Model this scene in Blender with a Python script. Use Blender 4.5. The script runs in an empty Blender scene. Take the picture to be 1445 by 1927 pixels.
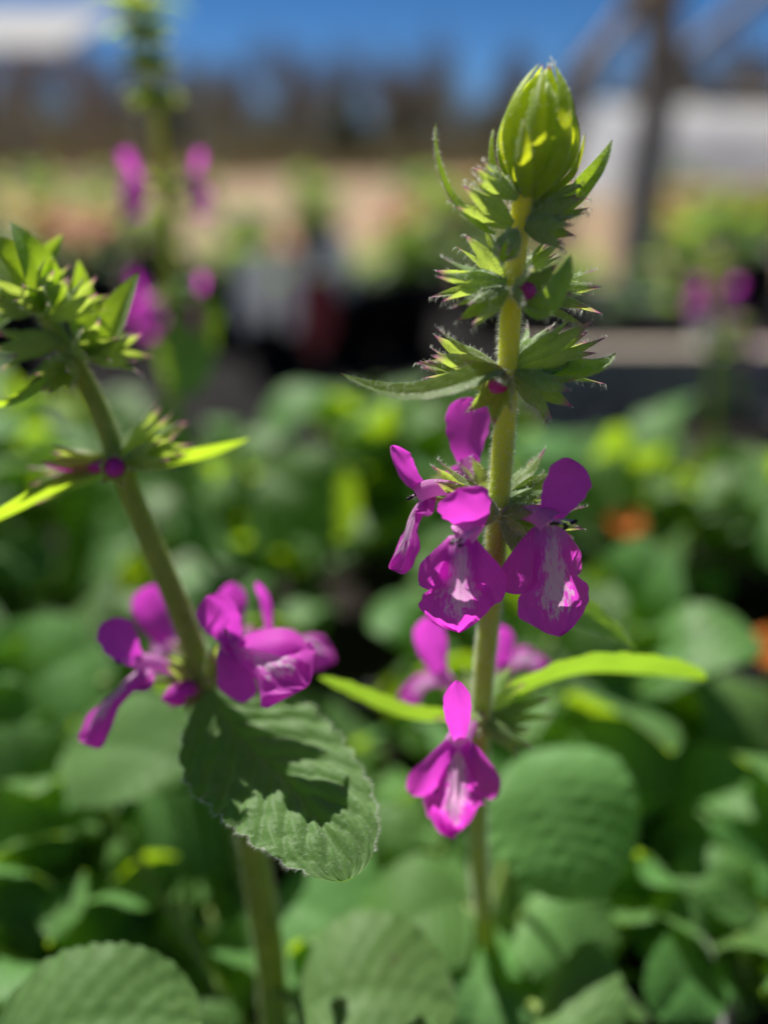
import bpy, math, random
import numpy as np
from mathutils import Vector, Matrix

SC = bpy.context.scene
COL = SC.collection
R = math.radians
rng = np.random.default_rng(7)
random.seed(7)

# ------------------------------------------------------------------ camera
CAMZ = 0.37
PITCH = R(23.4)
FPX = 1532.0                      # focal length in photo pixels (photo 1445 x 1927)
FOCUS = 0.118
cam = bpy.data.cameras.new('camera')
cam.sensor_fit = 'VERTICAL'
cam.sensor_height = 36.0
cam.lens = 36.0 * FPX / 1927.0
cam.clip_start = 0.004
cam.clip_end = 2000
cam.dof.use_dof = True
cam.dof.focus_distance = FOCUS
cam.dof.aperture_fstop = cam.lens / 7.0      # 7 mm pupil
camo = bpy.data.objects.new('camera', cam)
COL.objects.link(camo)
camo.location = (0, 0, CAMZ)
camo.rotation_euler = (math.pi / 2 - PITCH, 0, 0)
SC.camera = camo

# ------------------------------------------------------------------ light
SUN_EL, SUN_AZ = R(54), R(-26)     # azimuth measured from +Y towards +X
world = bpy.data.worlds.new('World')
SC.world = world
world.use_nodes = True
nt = world.node_tree
bg = nt.nodes['Background']
sky = nt.nodes.new('ShaderNodeTexSky')
sky.sky_type = 'NISHITA'
sky.sun_disc = False
sky.sun_elevation = SUN_EL
sky.sun_rotation = SUN_AZ
sky.altitude = 2500
sky.air_density = 0.6
sky.dust_density = 0.0
sky.ozone_density = 3.0
hs = nt.nodes.new('ShaderNodeHueSaturation')
hs.inputs['Saturation'].default_value = 1.25
nt.links.new(sky.outputs[0], hs.inputs['Color'])
nt.links.new(hs.outputs[0], bg.inputs[0])
bg.inputs[1].default_value = 0.05
sun = bpy.data.lights.new('sun', 'SUN')
sun.energy = 5.0
sun.angle = R(0.53)
sun.color = (1.0, 0.95, 0.86)
suno = bpy.data.objects.new('sun', sun)
COL.objects.link(suno)
sd = Vector((math.sin(SUN_AZ) * math.cos(SUN_EL), math.cos(SUN_AZ) * math.cos(SUN_EL), math.sin(SUN_EL)))
suno.rotation_euler = sd.to_track_quat('Z', 'Y').to_euler()
suno.location = (0, 0, 5)

SC.view_settings.view_transform = 'Standard'
SC.view_settings.look = 'None'
SC.view_settings.gamma = 1
SC.view_settings.exposure = 0.7
SC.view_settings.use_curve_mapping = False
SC.render.engine = 'CYCLES'
SC.cycles.use_denoising = True
SC.cycles.max_bounces = 8
SC.cycles.transmission_bounces = 6
SC.cycles.diffuse_bounces = 5
SC.cycles.transparent_max_bounces = 6

# ------------------------------------------------------------------ materials
def new_mat(name):
    m = bpy.data.materials.new(name)
    m.use_nodes = True
    m.node_tree.nodes.clear()
    return m, m.node_tree

class NT:
    def __init__(s, t): s.t = t
    def n(s, ty, **kw):
        nd = s.t.nodes.new(ty)
        for k, v in kw.items():
            if k.startswith('in_'):
                nd.inputs[k[3:].replace('_', ' ')].default_value = v
            else:
                setattr(nd, k, v)
        return nd
    def l(s, a, b): s.t.links.new(a, b)
    def math(s, op, a, b=None, clamp=False):
        nd = s.t.nodes.new('ShaderNodeMath'); nd.operation = op; nd.use_clamp = clamp
        for i, x in enumerate((a, b)):
            if x is None: continue
            if isinstance(x, (int, float)): nd.inputs[i].default_value = x
            else: s.l(x, nd.inputs[i])
        return nd.outputs[0]
    def mix(s, f, a, b):
        nd = s.t.nodes.new('ShaderNodeMix'); nd.data_type = 'RGBA'
        for sock, x in ((nd.inputs['Factor'], f), (nd.inputs['A'], a), (nd.inputs['B'], b)):
            if isinstance(x, (int, float)): sock.default_value = x
            elif isinstance(x, tuple): sock.default_value = x if len(x) == 4 else (*x, 1)
            else: s.l(x, sock)
        return nd.outputs['Result']
    def ramp(s, f, stops):
        nd = s.t.nodes.new('ShaderNodeValToRGB')
        e = nd.color_ramp.elements
        while len(e) < len(stops): e.new(0.5)
        for x, (p, c) in zip(e, stops):
            x.position = p; x.color = (*c, 1) if len(c) == 3 else c
        s.l(f, nd.inputs[0])
        return nd.outputs[0]
    def noise(s, vec, scale, detail=3, rough=0.55):
        nd = s.n('ShaderNodeTexNoise'); nd.inputs['Scale'].default_value = scale
        nd.inputs['Detail'].default_value = detail; nd.inputs['Roughness'].default_value = rough
        if vec is not None: s.l(vec, nd.inputs['Vector'])
        return nd.outputs['Fac']
    def attr(s):
        a = s.n('ShaderNodeAttribute'); a.attribute_name = 'pc'
        sp = s.n('ShaderNodeSeparateXYZ'); s.l(a.outputs['Vector'], sp.inputs[0])
        return a.outputs['Vector'], sp.outputs[0], sp.outputs[1], sp.outputs[2]

def sheet_mat(name, top, back, trans, tfac=0.45, rough=0.5, var=0.25, tip=None, sheen=0.25, scale=260, bump=0.25, spec=0.35, vein=False):
    """thin living tissue: reflects with its own colour and lets the light through"""
    m, t = new_mat(name); N = NT(t)
    out = N.n('ShaderNodeOutputMaterial')
    vec, ct, cs, cr = N.attr()
    geo = N.n('ShaderNodeNewGeometry')
    oi = N.n('ShaderNodeObjectInfo')
    tc = N.n('ShaderNodeTexCoord')
    nz = N.noise(tc.outputs['Object'], scale, 4)
    col = N.mix(geo.outputs['Backfacing'], top, back)
    dk = N.n('ShaderNodeHueSaturation')
    v = N.math('ADD', N.math('MULTIPLY', nz, var * 2), 1 - var)
    v = N.math('MULTIPLY', v, N.math('ADD', N.math('MULTIPLY', oi.outputs['Random'], 0.5), 0.75))
    N.l(col, dk.inputs['Color']); N.l(v, dk.inputs['Value'])
    N.l(N.math('ADD', 0.485, N.math('MULTIPLY', oi.outputs['Random'], 0.03)), dk.inputs['Hue'])
    col = dk.outputs[0]
    tcol = N.n('ShaderNodeHueSaturation'); tcol.inputs['Color'].default_value = (*trans, 1)
    N.l(N.math('ADD', N.math('MULTIPLY', nz, var * 2), 1 - var), tcol.inputs['Value'])
    tr = tcol.outputs[0]
    if vein:
        # pale network of veins: midrib and side veins from the sheet's own coordinates
        a = N.math('ABSOLUTE', cs)
        mid = N.math('SUBTRACT', 1.0, N.math('MULTIPLY', a, 22.0), clamp=True)
        ph = N.math('MULTIPLY', N.math('SUBTRACT', ct, N.math('MULTIPLY', a, 0.20)), 8.0)
        side = N.math('SUBTRACT', 1.0, N.math('MULTIPLY', N.math('PINGPONG', ph, 0.5), 9.0), clamp=True)
        vn = N.math('MULTIPLY', N.math('MAXIMUM', mid, N.math('MULTIPLY', side, 0.7)), 0.45)
        col = N.mix(N.math('MULTIPLY', vn, 0.45), col, tuple(min(1, c * 1.5 + 0.01) for c in top))
    if tip is not None:
        f = N.math('MULTIPLY', N.math('SUBTRACT', ct, tip[1]), 1.0 / (1.001 - tip[1]), clamp=True)
        col = N.mix(f, col, tip[0]); tr = N.mix(f, tr, tip[0])
    p = N.n('ShaderNodeBsdfPrincipled')
    N.l(col, p.inputs['Base Color'])
    p.inputs['Roughness'].default_value = rough
    p.inputs['Specular IOR Level'].default_value = spec
    p.inputs['Sheen Weight'].default_value = sheen
    p.inputs['Sheen Roughness'].default_value = 0.4
    b = N.n('ShaderNodeBump'); b.inputs['Strength'].default_value = bump; b.inputs['Distance'].default_value = 0.0004
    N.l(N.noise(tc.outputs['Object'], scale * 6, 3), b.inputs['Height'])
    N.l(b.outputs[0], p.inputs['Normal'])
    tb = N.n('ShaderNodeBsdfTranslucent'); N.l(tr, tb.inputs['Color']); N.l(b.outputs[0], tb.inputs['Normal'])
    mx = N.n('ShaderNodeMixShader'); mx.inputs[0].default_value = tfac
    N.l(p.outputs[0], mx.inputs[1]); N.l(tb.outputs[0], mx.inputs[2])
    N.l(mx.outputs[0], out.inputs[0])
    return m

def petal_mat(name, base, trans, marked=False, tfac=0.56):
    m, t = new_mat(name); N = NT(t)
    out = N.n('ShaderNodeOutputMaterial')
    vec, ct, cs, cr = N.attr()
    tc = N.n('ShaderNodeTexCoord')
    nz = N.noise(tc.outputs['Object'], 420, 3)
    fine = N.noise(tc.outputs['Object'], 3800, 2)
    # long streaks running down the petal
    mp = N.n('ShaderNodeMapping'); mp.inputs['Scale'].default_value = (1.6, 15, 40)
    N.l(vec, mp.inputs[0])
    streak = N.noise(mp.outputs[0], 1.0, 2)
    val = N.math('ADD', 0.74, N.math('MULTIPLY', nz, 0.26))
    val = N.math('ADD', val, N.math('MULTIPLY', streak, 0.26))
    h1 = N.n('ShaderNodeHueSaturation'); h1.inputs['Color'].default_value = (*base, 1); N.l(val, h1.inputs['Value'])
    h2 = N.n('ShaderNodeHueSaturation'); h2.inputs['Color'].default_value = (*trans, 1); N.l(val, h2.inputs['Value'])
    col, tr = h1.outputs[0], h2.outputs[0]
    # pale throat
    thr = N.math('SUBTRACT', 1.0, N.math('MULTIPLY', ct, 4.2), clamp=True)
    col = N.mix(N.math('MULTIPLY', thr, 0.7), col, (0.72, 0.42, 0.70)); tr = N.mix(N.math('MULTIPLY', thr, 0.6), tr, (0.75, 0.4, 0.7))
    if marked:
        mp2 = N.n('ShaderNodeMapping'); mp2.inputs['Scale'].default_value = (9.5, 6.6, 9)
        N.l(vec, mp2.inputs[0])
        blot = N.noise(mp2.outputs[0], 1.55, 4, 0.62)
        mp3 = N.n('ShaderNodeMapping'); mp3.inputs['Scale'].default_value = (3.2, 11, 9)
        N.l(vec, mp3.inputs[0])
        blot2 = N.noise(mp3.outputs[0], 1.3, 3, 0.6)
        a = N.math('ABSOLUTE', cs)
        band = N.math('SUBTRACT', 1.16, N.math('MULTIPLY', a, 0.62))
        along = N.math('SUBTRACT', 1.0, N.math('POWER', N.math('ABSOLUTE', N.math('SUBTRACT', ct, 0.42)), 1.7))
        along = N.math('SUBTRACT', along, N.math('MULTIPLY', N.math('MAXIMUM', N.math('SUBTRACT', ct, 0.62), 0.0), 0.55))
        f = N.math('MULTIPLY', N.math('ADD', N.math('MULTIPLY', blot, 0.72), N.math('MULTIPLY', blot2, 0.38)), N.math('MULTIPLY', band, along))
        f = N.math('MULTIPLY', N.math('SUBTRACT', f, 0.425), 10.0, clamp=True)
        f = N.math('MULTIPLY', f, 0.85)
        col = N.mix(f, col, (0.84, 0.66, 0.84)); tr = N.mix(f, tr, (0.78, 0.50, 0.74))
    p = N.n('ShaderNodeBsdfPrincipled')
    N.l(col, p.inputs['Base Color'])
    p.inputs['Roughness'].default_value = 0.55
    p.inputs['Specular IOR Level'].default_value = 0.25
    p.inputs['Sheen Weight'].default_value = 0.15
    b = N.n('ShaderNodeBump'); b.inputs['Strength'].default_value = 0.35; b.inputs['Distance'].default_value = 0.00025
    hgt = N.math('ADD', N.math('MULTIPLY', streak, 1.2), N.math('MULTIPLY', fine, 0.45))
    N.l(hgt, b.inputs['Height']); N.l(b.outputs[0], p.inputs['Normal'])
    tb = N.n('ShaderNodeBsdfTranslucent'); N.l(tr, tb.inputs['Color']); N.l(b.outputs[0], tb.inputs['Normal'])
    mx = N.n('ShaderNodeMixShader'); mx.inputs[0].default_value = tfac
    N.l(p.outputs[0], mx.inputs[1]); N.l(tb.outputs[0], mx.inputs[2])
    N.l(mx.outputs[0], out.inputs[0])
    return m

def solid_mat(name, c1, c2, scale=60, rough=0.7, sss=0.0, sssr=(1, 1, .3), ssss=0.002, bump=0.3, dist=0.0005, spec=0.3, stretch=None, young=None, tfac=0.0, trans=(1, 1, 1), detail=4):
    m, t = new_mat(name); N = NT(t)
    out = N.n('ShaderNodeOutputMaterial')
    tc = N.n('ShaderNodeTexCoord')
    vec = tc.outputs['Object']
    if stretch:
        mp = N.n('ShaderNodeMapping'); mp.inputs['Scale'].default_value = stretch
        N.l(vec, mp.inputs[0]); vec = mp.outputs[0]
    nz = N.noise(vec, scale, detail)
    col = N.ramp(nz, [(0.32, c1), (0.68, c2)])
    if young:
        _, ct, _, _ = N.attr()
        col = N.mix(N.math('MULTIPLY', N.math('SUBTRACT', ct, 0.70), 4.5, clamp=True), col, young)
    p = N.n('ShaderNodeBsdfPrincipled')
    N.l(col, p.inputs['Base Color'])
    p.inputs['Roughness'].default_value = rough
    p.inputs['Specular IOR Level'].default_value = spec
    if sss:
        p.inputs['Subsurface Weight'].default_value = sss
        p.inputs['Subsurface Radius'].default_value = sssr
        p.inputs['Subsurface Scale'].default_value = ssss
    if bump:
        b = N.n('ShaderNodeBump'); b.inputs['Strength'].default_value = bump; b.inputs['Distance'].default_value = dist
        N.l(N.noise(vec, scale * 3, 4), b.inputs['Height']); N.l(b.outputs[0], p.inputs['Normal'])
    if tfac:
        tb = N.n('ShaderNodeBsdfTranslucent'); tb.inputs['Color'].default_value = (*trans, 1)
        mx = N.n('ShaderNodeMixShader'); mx.inputs[0].default_value = tfac
        N.l(p.outputs[0], mx.inputs[1]); N.l(tb.outputs[0], mx.inputs[2])
        N.l(mx.outputs[0], out.inputs[0])
    else:
        N.l(p.outputs[0], out.inputs[0])
    return m

MAT = {}
MAT['leaf'] = sheet_mat('leaf', (0.13, 0.28, 0.085), (0.145, 0.29, 0.075), (0.40, 0.68, 0.03), tfac=0.42, rough=0.55, sheen=0.35, vein=True, scale=120, spec=0.28)
MAT['leaf_far'] = sheet_mat('leaf_far', (0.10, 0.225, 0.058), (0.115, 0.24, 0.05), (0.44, 0.68, 0.015), tfac=0.45, rough=0.5, sheen=0.35, scale=60, vein=False, bump=0.1, spec=0.35)
MAT['bract'] = sheet_mat('bract', (0.13, 0.25, 0.07), (0.15, 0.28, 0.06), (0.55, 0.80, 0.03), tfac=0.55, rough=0.4, sheen=0.4, tip=((0.30, 0.05, 0.16), 0.97))
MAT['calyx'] = sheet_mat('calyx', (0.20, 0.30, 0.12), (0.13, 0.20, 0.06), (0.58, 0.75, 0.10), tfac=0.50, rough=0.5, sheen=0.5, tip=((0.50, 0.03, 0.36), 0.80), scale=500)
MAT['bud'] = sheet_mat('bud', (0.22, 0.36, 0.035), (0.22, 0.34, 0.035), (0.85, 0.95, 0.03), tfac=0.60, rough=0.45, sheen=0.35, tip=((0.40, 0.05, 0.25), 0.96), scale=400)
MAT['petal'] = petal_mat('petal', (0.70, 0.085, 0.63), (0.95, 0.08, 0.84))
MAT['lip'] = petal_mat('lip', (0.70, 0.085, 0.63), (0.95, 0.08, 0.84), marked=True)
MAT['tube'] = petal_mat('tube', (0.66, 0.28, 0.62), (0.8, 0.35, 0.75))
MAT['stamen'] = solid_mat('stamen', (0.012, 0.008, 0.012), (0.03, 0.02, 0.03), 900, 0.6)
MAT['filament'] = solid_mat('filament', (0.6, 0.4, 0.6), (0.75, 0.6, 0.75), 400, 0.5)
MAT['stem'] = solid_mat('stem', (0.33, 0.46, 0.03), (0.44, 0.55, 0.045), 220, 0.45, young=(0.66, 0.66, 0.03), sss=1.0, sssr=(1.0, 0.9, 0.15), ssss=0.004, bump=0.25, dist=0.0002, stretch=(1, 1, 0.12))
MAT['stem_olive'] = solid_mat('stem_olive', (0.22, 0.31, 0.035), (0.32, 0.40, 0.05), 220, 0.5, sss=0.7, sssr=(1, .9, .15), ssss=0.0025, bump=0.25, dist=0.0002)
MAT['stem_far'] = solid_mat('stem_far', (0.14, 0.22, 0.05), (0.20, 0.28, 0.07), 120, 0.5, bump=0.1)
MAT['fuzz'] = solid_mat('fuzz', (0.62, 0.66, 0.56), (0.75, 0.78, 0.7), 50, 0.4, bump=0, tfac=0.5, trans=(0.85, 0.88, 0.78))
MAT['pot'] = solid_mat('pot', (0.010, 0.010, 0.012), (0.022, 0.022, 0.025), 30, 0.45, bump=0.1, spec=0.4)
MAT['soil'] = solid_mat('soil', (0.008, 0.006, 0.005), (0.032, 0.023, 0.017), 140, 0.95, bump=0.9, dist=0.004)
MAT['bark_bit'] = solid_mat('bark_bit', (0.10, 0.055, 0.03), (0.22, 0.13, 0.075), 120, 0.9, bump=0.5, dist=0.002)
MAT['terracotta'] = solid_mat('terracotta', (0.42, 0.13, 0.05), (0.55, 0.20, 0.08), 40, 0.8, bump=0.2)
MAT['orange_petal'] = sheet_mat('orange_petal', (0.62, 0.12, 0.015), (0.6, 0.12, 0.015), (0.8, 0.16, 0.01), tfac=0.4, scale=80)
MAT['yellow_petal'] = sheet_mat('yellow_petal', (0.75, 0.50, 0.03), (0.7, 0.5, 0.03), (0.9, 0.6, 0.01), tfac=0.4, scale=80)
MAT['red_plastic'] = solid_mat('red_plastic', (0.55, 0.05, 0.04), (0.62, 0.08, 0.06), 20, 0.4, bump=0.05)
MAT['white_plastic'] = solid_mat('white_plastic', (0.70, 0.70, 0.68), (0.8, 0.8, 0.78), 30, 0.4, bump=0.05, tfac=0.25)
MAT['wood'] = solid_mat('wood', (0.30, 0.25, 0.20), (0.50, 0.43, 0.36), 14, 0.85, bump=0.5, dist=0.003, stretch=(6, 6, 0.7))
MAT['lumber'] = solid_mat('lumber', (0.42, 0.26, 0.10), (0.62, 0.42, 0.18), 9, 0.8, bump=0.4, dist=0.003, stretch=(0.8, 6, 6))
MAT['poly'] = solid_mat('poly', (0.76, 0.79, 0.82), (0.88, 0.89, 0.9), 2.2, 0.35, bump=0.15, dist=0.02, tfac=0.55, trans=(0.86, 0.90, 0.96))
MAT['steel'] = solid_mat('steel', (0.35, 0.36, 0.37), (0.48, 0.49, 0.5), 10, 0.4, bump=0.05)
MAT['roofing'] = solid_mat('roofing', (0.40, 0.40, 0.40), (0.5, 0.5, 0.5), 3, 1.0, bump=0, spec=0.0)
MAT['bark'] = solid_mat('bark', (0.15, 0.12, 0.10), (0.30, 0.25, 0.21), 5, 0.95, bump=0.5, dist=0.02)
MAT['twig'] = solid_mat('twig', (0.16, 0.125, 0.105), (0.29, 0.24, 0.20), 3, 0.95, bump=0)
MAT['needle'] = sheet_mat('needle', (0.035, 0.065, 0.028), (0.035, 0.065, 0.028), (0.06, 0.10, 0.02), tfac=0.2, scale=2, bump=0, sheen=0)
MAT['brush'] = solid_mat('brush', (0.09, 0.09, 0.05), (0.19, 0.17, 0.10), 0.4, 0.95, bump=0, tfac=0.2, trans=(0.25, 0.2, 0.1))

def ground_mat():
    m, t = new_mat('ground'); N = NT(t)
    out = N.n('ShaderNodeOutputMaterial'); tc = N.n('ShaderNodeTexCoord')
    big = N.noise(tc.outputs['Object'], 0.35, 5, 0.6); sm = N.noise(tc.outputs['Object'], 9, 5, 0.7)
    c = N.ramp(N.math('ADD', N.math('MULTIPLY', big, 0.6), N.math('MULTIPLY', sm, 0.4)),
               [(0.36, (0.13, 0.10, 0.055)), (0.5, (0.27, 0.18, 0.10)), (0.64, (0.42, 0.29, 0.16))])
    p = N.n('ShaderNodeBsdfPrincipled'); N.l(c, p.inputs['Base Color']); p.inputs['Roughness'].default_value = 0.95
    b = N.n('ShaderNodeBump'); b.inputs['Strength'].default_value = 0.6; b.inputs['Distance'].default_value = 0.02
    N.l(sm, b.inputs['Height']); N.l(b.outputs[0], p.inputs['Normal']); N.l(p.outputs[0], out.inputs[0])
    return m
MAT['ground'] = ground_mat()
MAT['weed_mat'] = solid_mat('weed_mat', (0.012, 0.012, 0.013), (0.035, 0.033, 0.033), 25, 1.0, bump=0.4, dist=0.003, spec=0.0)
MAT['gravel'] = solid_mat('gravel', (0.20, 0.17, 0.14), (0.45, 0.40, 0.34), 60, 0.9, bump=0.8, dist=0.01)

# ------------------------------------------------------------------ mesh helpers
WORLD0 = {}
def wpos(o): return WORLD0.get(o.name, np.zeros(3)) if o is not None else np.zeros(3)

def mesh_data(name, V, F, mat, pc=None, smooth=True):
    me = bpy.data.meshes.new(name)
    me.from_pydata(np.asarray(V, float).tolist(), [], [tuple(int(i) for i in f) for f in F])
    if pc is not None:
        a = me.attributes.new('pc', 'FLOAT_VECTOR', 'POINT')
        a.data.foreach_set('vector', np.asarray(pc, np.float32).ravel())
    if smooth: me.polygons.foreach_set('use_smooth', [True] * len(me.polygons))
    if mat is not None: me.materials.append(MAT[mat] if isinstance(mat, str) else mat)
    me.update()
    return me

def mk(name, V, F, mat, parent=None, pc=None, smooth=True, origin=None):
    """one mesh object from world coordinates; its origin sits at `origin` (or its first vertex)"""
    V = np.asarray(V, float)
    o0 = np.asarray(origin if origin is not None else V[0], float)
    me = mesh_data(name, V - o0, F, mat, pc, smooth)
    o = bpy.data.objects.new(name, me); COL.objects.link(o)
    o.parent = parent
    o.location = (o0 - wpos(parent)).tolist()
    WORLD0[o.name] = o0
    return o

def thing(name, label, cat, loc, group=None, rotz=0):
    o = bpy.data.objects.new(name, None); COL.objects.link(o)
    o.empty_display_size = 0.02
    o.location = tuple(loc); o.rotation_euler[2] = rotz
    WORLD0[o.name] = np.asarray(loc, float)
    o['label'] = label; o['category'] = cat
    if group: o['group'] = group
    return o
def tag(o, label, cat, group=None):
    o['label'] = label; o['category'] = cat
    if group: o['group'] = group
    return o
def structure(o): o['kind'] = 'structure'; return o
def stuff(o): o['kind'] = 'stuff'; return o

def unit(v):
    v = np.asarray(v, float); n = np.linalg.norm(v, axis=-1, keepdims=True); return v / np.maximum(n, 1e-12)

def spline(P, n, ts=None):
    P = np.asarray(P, float); k = len(P)
    if ts is None: ts = np.linspace(0, 1, n)
    if k == 2: return P[0] + (P[1] - P[0]) * np.asarray(ts)[:, None]
    d = np.r_[0, np.cumsum(np.linalg.norm(np.diff(P, axis=0), axis=1))]; d /= d[-1]
    m = np.zeros_like(P)
    m[1:-1] = (P[2:] - P[:-2]) / (d[2:] - d[:-2])[:, None]
    m[0] = 2 * (P[1] - P[0]) / (d[1] - d[0]) - m[1]
    m[-1] = 2 * (P[-1] - P[-2]) / (d[-1] - d[-2]) - m[-2]
    out = []
    for t in ts:
        i = min(max(np.searchsorted(d, t, 'right') - 1, 0), k - 2)
        h = d[i + 1] - d[i]; s = (t - d[i]) / h
        out.append((2*s**3-3*s**2+1)*P[i] + (s**3-2*s**2+s)*h*m[i] + (-2*s**3+3*s**2)*P[i+1] + (s**3-s**2)*h*m[i+1])
    return np.array(out)

def grid_faces(n, m, off=0, wrap=False):
    F = []
    for i in range(n - 1):
        for j in range(m if wrap else m - 1):
            a = off + i * m + j; b = off + i * m + (j + 1) % m
            F.append((a, b, b + m, a + m))
    return F

def ribbon(P, n0, n1, wfun, n=20, m=9, cup=0.0, disp=None, edge=None, endpow=1.7, seed=0.0, twist=0.0):
    """sheet along a midrib. returns V, F, pc, normals"""
    x = np.linspace(0, 1, n); ts = 1 - (1 - x) ** endpow
    C = spline(P, n, ts)
    T = unit(np.gradient(C, axis=0))
    N = np.asarray(n0, float)[None] * (1 - ts[:, None]) + np.asarray(n1, float)[None] * ts[:, None]
    N = unit(N - (N * T).sum(1, keepdims=True) * T)
    S = unit(np.cross(T, N))
    if twist:
        a = (twist * ts)[:, None]; N, S = N * np.cos(a) + S * np.sin(a), S * np.cos(a) - N * np.sin(a)
    w = np.array([wfun(t) for t in ts])
    s = np.linspace(-1, 1, m)
    L = np.linalg.norm(np.diff(C, axis=0), axis=1).sum()
    tt, ss = np.meshgrid(ts, s, indexing='ij')
    W = w[:, None] * np.ones_like(ss)
    lat = ss * W
    if edge is not None: lat = lat * (1 + edge(tt, ss))
    h = cup * W * ss ** 2
    if disp is not None: h = h + disp(tt, ss, W)
    V = C[:, None] + S[:, None] * lat[..., None] + N[:, None] * h[..., None]
    pc = np.stack([tt, ss, np.full_like(tt, seed)], -1)
    du = np.gradient(V, axis=0); dv = np.gradient(V, axis=1)
    NN = unit(np.cross(dv, du)); sg = np.sign((NN * N[:, None]).sum(-1, keepdims=True)); sg[sg == 0] = 1
    # winding so that the face normal is +N
    F = [(a, d, c, b) for a, b, c, d in grid_faces(n, m)]
    V2 = V.reshape(-1, 3)
    f = F[len(F) // 2]; fn = np.cross(V2[f[1]] - V2[f[0]], V2[f[2]] - V2[f[0]])
    if fn @ N[n // 2] < 0: F = [q[::-1] for q in F]
    return V2, F, pc.reshape(-1, 3), (NN * sg).reshape(-1, 3)

def tube(P, rad, n=24, m=12, square=0.0, cap=True):
    ts = np.linspace(0, 1, n); C = spline(P, n, ts)
    r = np.interp(ts, np.linspace(0, 1, len(rad)), rad)
    T = unit(np.gradient(C, axis=0))
    ref = np.array([1.0, 0.3, 0]) if abs(T[0] @ np.array([0, 0, 1.0])) > 0.8 else np.array([0, 0, 1.0])
    A = unit(np.cross(T, np.cross(ref, T))); B = np.cross(T, A)
    ph = np.arange(m) / m * 2 * np.pi
    rr = 1 + square * np.cos(4 * ph)
    V = C[:, None] + (A[:, None] * np.cos(ph)[None, :, None] + B[:, None] * np.sin(ph)[None, :, None]) * (r[:, None] * rr[None])[..., None]
    NN = (A[:, None] * np.cos(ph)[None, :, None] + B[:, None] * np.sin(ph)[None, :, None]) * np.ones((n, m, 1))
    F = grid_faces(n, m, wrap=True)
    V = V.reshape(-1, 3)
    if cap:
        F.append(tuple(range(m))[::-1]); F.append(tuple(range((n - 1) * m, n * m)))
    pc = np.stack([np.repeat(ts, m), np.tile(ph / np.pi - 1, n), np.zeros(n * m)], -1)
    return V, F, pc, NN.reshape(-1, 3)

def box(x0, x1, y0, y1, z0, z1):
    V = [(x, y, z) for z in (z0, z1) for x, y in ((x0, y0), (x1, y0), (x1, y1), (x0, y1))]
    F = [(3, 2, 1, 0), (4, 5, 6, 7), (0, 1, 5, 4), (1, 2, 6, 5), (2, 3, 7, 6), (3, 0, 4, 7)]
    return np.array(V, float), F

def join(parts):
    V, F, PC, k = [], [], [], 0
    for p in parts:
        V.append(p[0]); F += [tuple(i + k for i in f) for f in p[1]]
        PC.append(p[2] if len(p) > 2 and p[2] is not None else np.zeros((len(p[0]), 3))); k += len(p[0])
    return np.concatenate(V), F, np.concatenate(PC)

def fuzz(parent, V, NN, count, length, width=0.00003, droop=0.25, spread=0.5, idx=None, m=0):
    """fine hairs standing on a surface, one mesh"""
    idx = np.arange(len(V)) if idx is None else np.asarray(idx)
    a = rng.choice(idx, count)
    # spread over the surface between neighbouring vertices
    k1, k2 = rng.random((count, 1)), rng.random((count, 1))
    n1_ = np.clip(a + rng.choice([-1, 1], count), 0, len(V) - 1)
    n2_ = np.clip(a + m * rng.choice([-1, 1], count), 0, len(V) - 1)
    n1_ = np.where(np.linalg.norm(V[a] - V[n1_], axis=1) < 0.004, n1_, a)
    n2_ = np.where(np.linalg.norm(V[a] - V[n2_], axis=1) < 0.004, n2_, a)
    p = V[a] + (V[n1_] - V[a]) * k1 * .5 + (V[n2_] - V[a]) * k2 * .5
    n = unit(NN[a] + rng.normal(0, spread, (count, 3)) * 0.6)
    L = length * (0.5 + rng.random((count, 1)) * 0.8)
    side = unit(np.cross(n, rng.normal(0, 1, (count, 3)))) * width
    p = p - n * 0.00003
    m1 = p + n * L * 0.5
    e = p + n * L * 0.95 + np.array([0, 0, -1.0]) * L * droop + rng.normal(0, 0.08, (count, 3)) * L
    Vh = np.stack([p - side, p + side, m1 + side * .7, m1 - side * .7, e], 1).reshape(-1, 3)
    F = []
    for i in range(count):
        o = 5 * i; F.append((o, o + 1, o + 2, o + 3)); F.append((o + 3, o + 2, o + 4))
    return stuff(mk('fuzz', Vh, F, 'fuzz', parent))

# pixel of the photograph + a plane that the plant stands in -> world point
cp, sp_ = math.cos(PITCH), math.sin(PITCH)
def ray(u, v):
    dx, dy = (u - 722.5) / FPX, (963.5 - v) / FPX
    return np.array([dx, cp + dy * sp_, -sp_ + dy * cp])
def at_depth(u, v, d): return np.array([0, 0, CAMZ]) + ray(u, v) * d
class Plane:
    """upright plane through the stem: y = y0 + k (z - z0); off in mm away from the camera"""
    def __init__(s, u, v, depth, k, k_low=None):
        p = at_depth(u, v, depth); s.y0, s.z0, s.k = p[1], p[2], k
        s.k_low = k if k_low is None else k_low          # slope below that point
    def __call__(s, u, v, off=0.0):
        r = ray(u, v); y0 = s.y0 + off * 0.001
        def hit(k): return np.array([0, 0, CAMZ]) + r * ((y0 + k * (CAMZ - s.z0)) / (r[1] - k * r[2]))
        p = hit(s.k)
        return p if p[2] >= s.z0 else hit(s.k_low)
def pxs(p):
    """metres per photo pixel at a world point"""
    return ((p - np.array([0, 0, CAMZ])) @ np.array([0, cp, -sp_])) / FPX
def P3(pl, q): return pl(q[0], q[1], q[2] if len(q) > 2 else 0.0)

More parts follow.
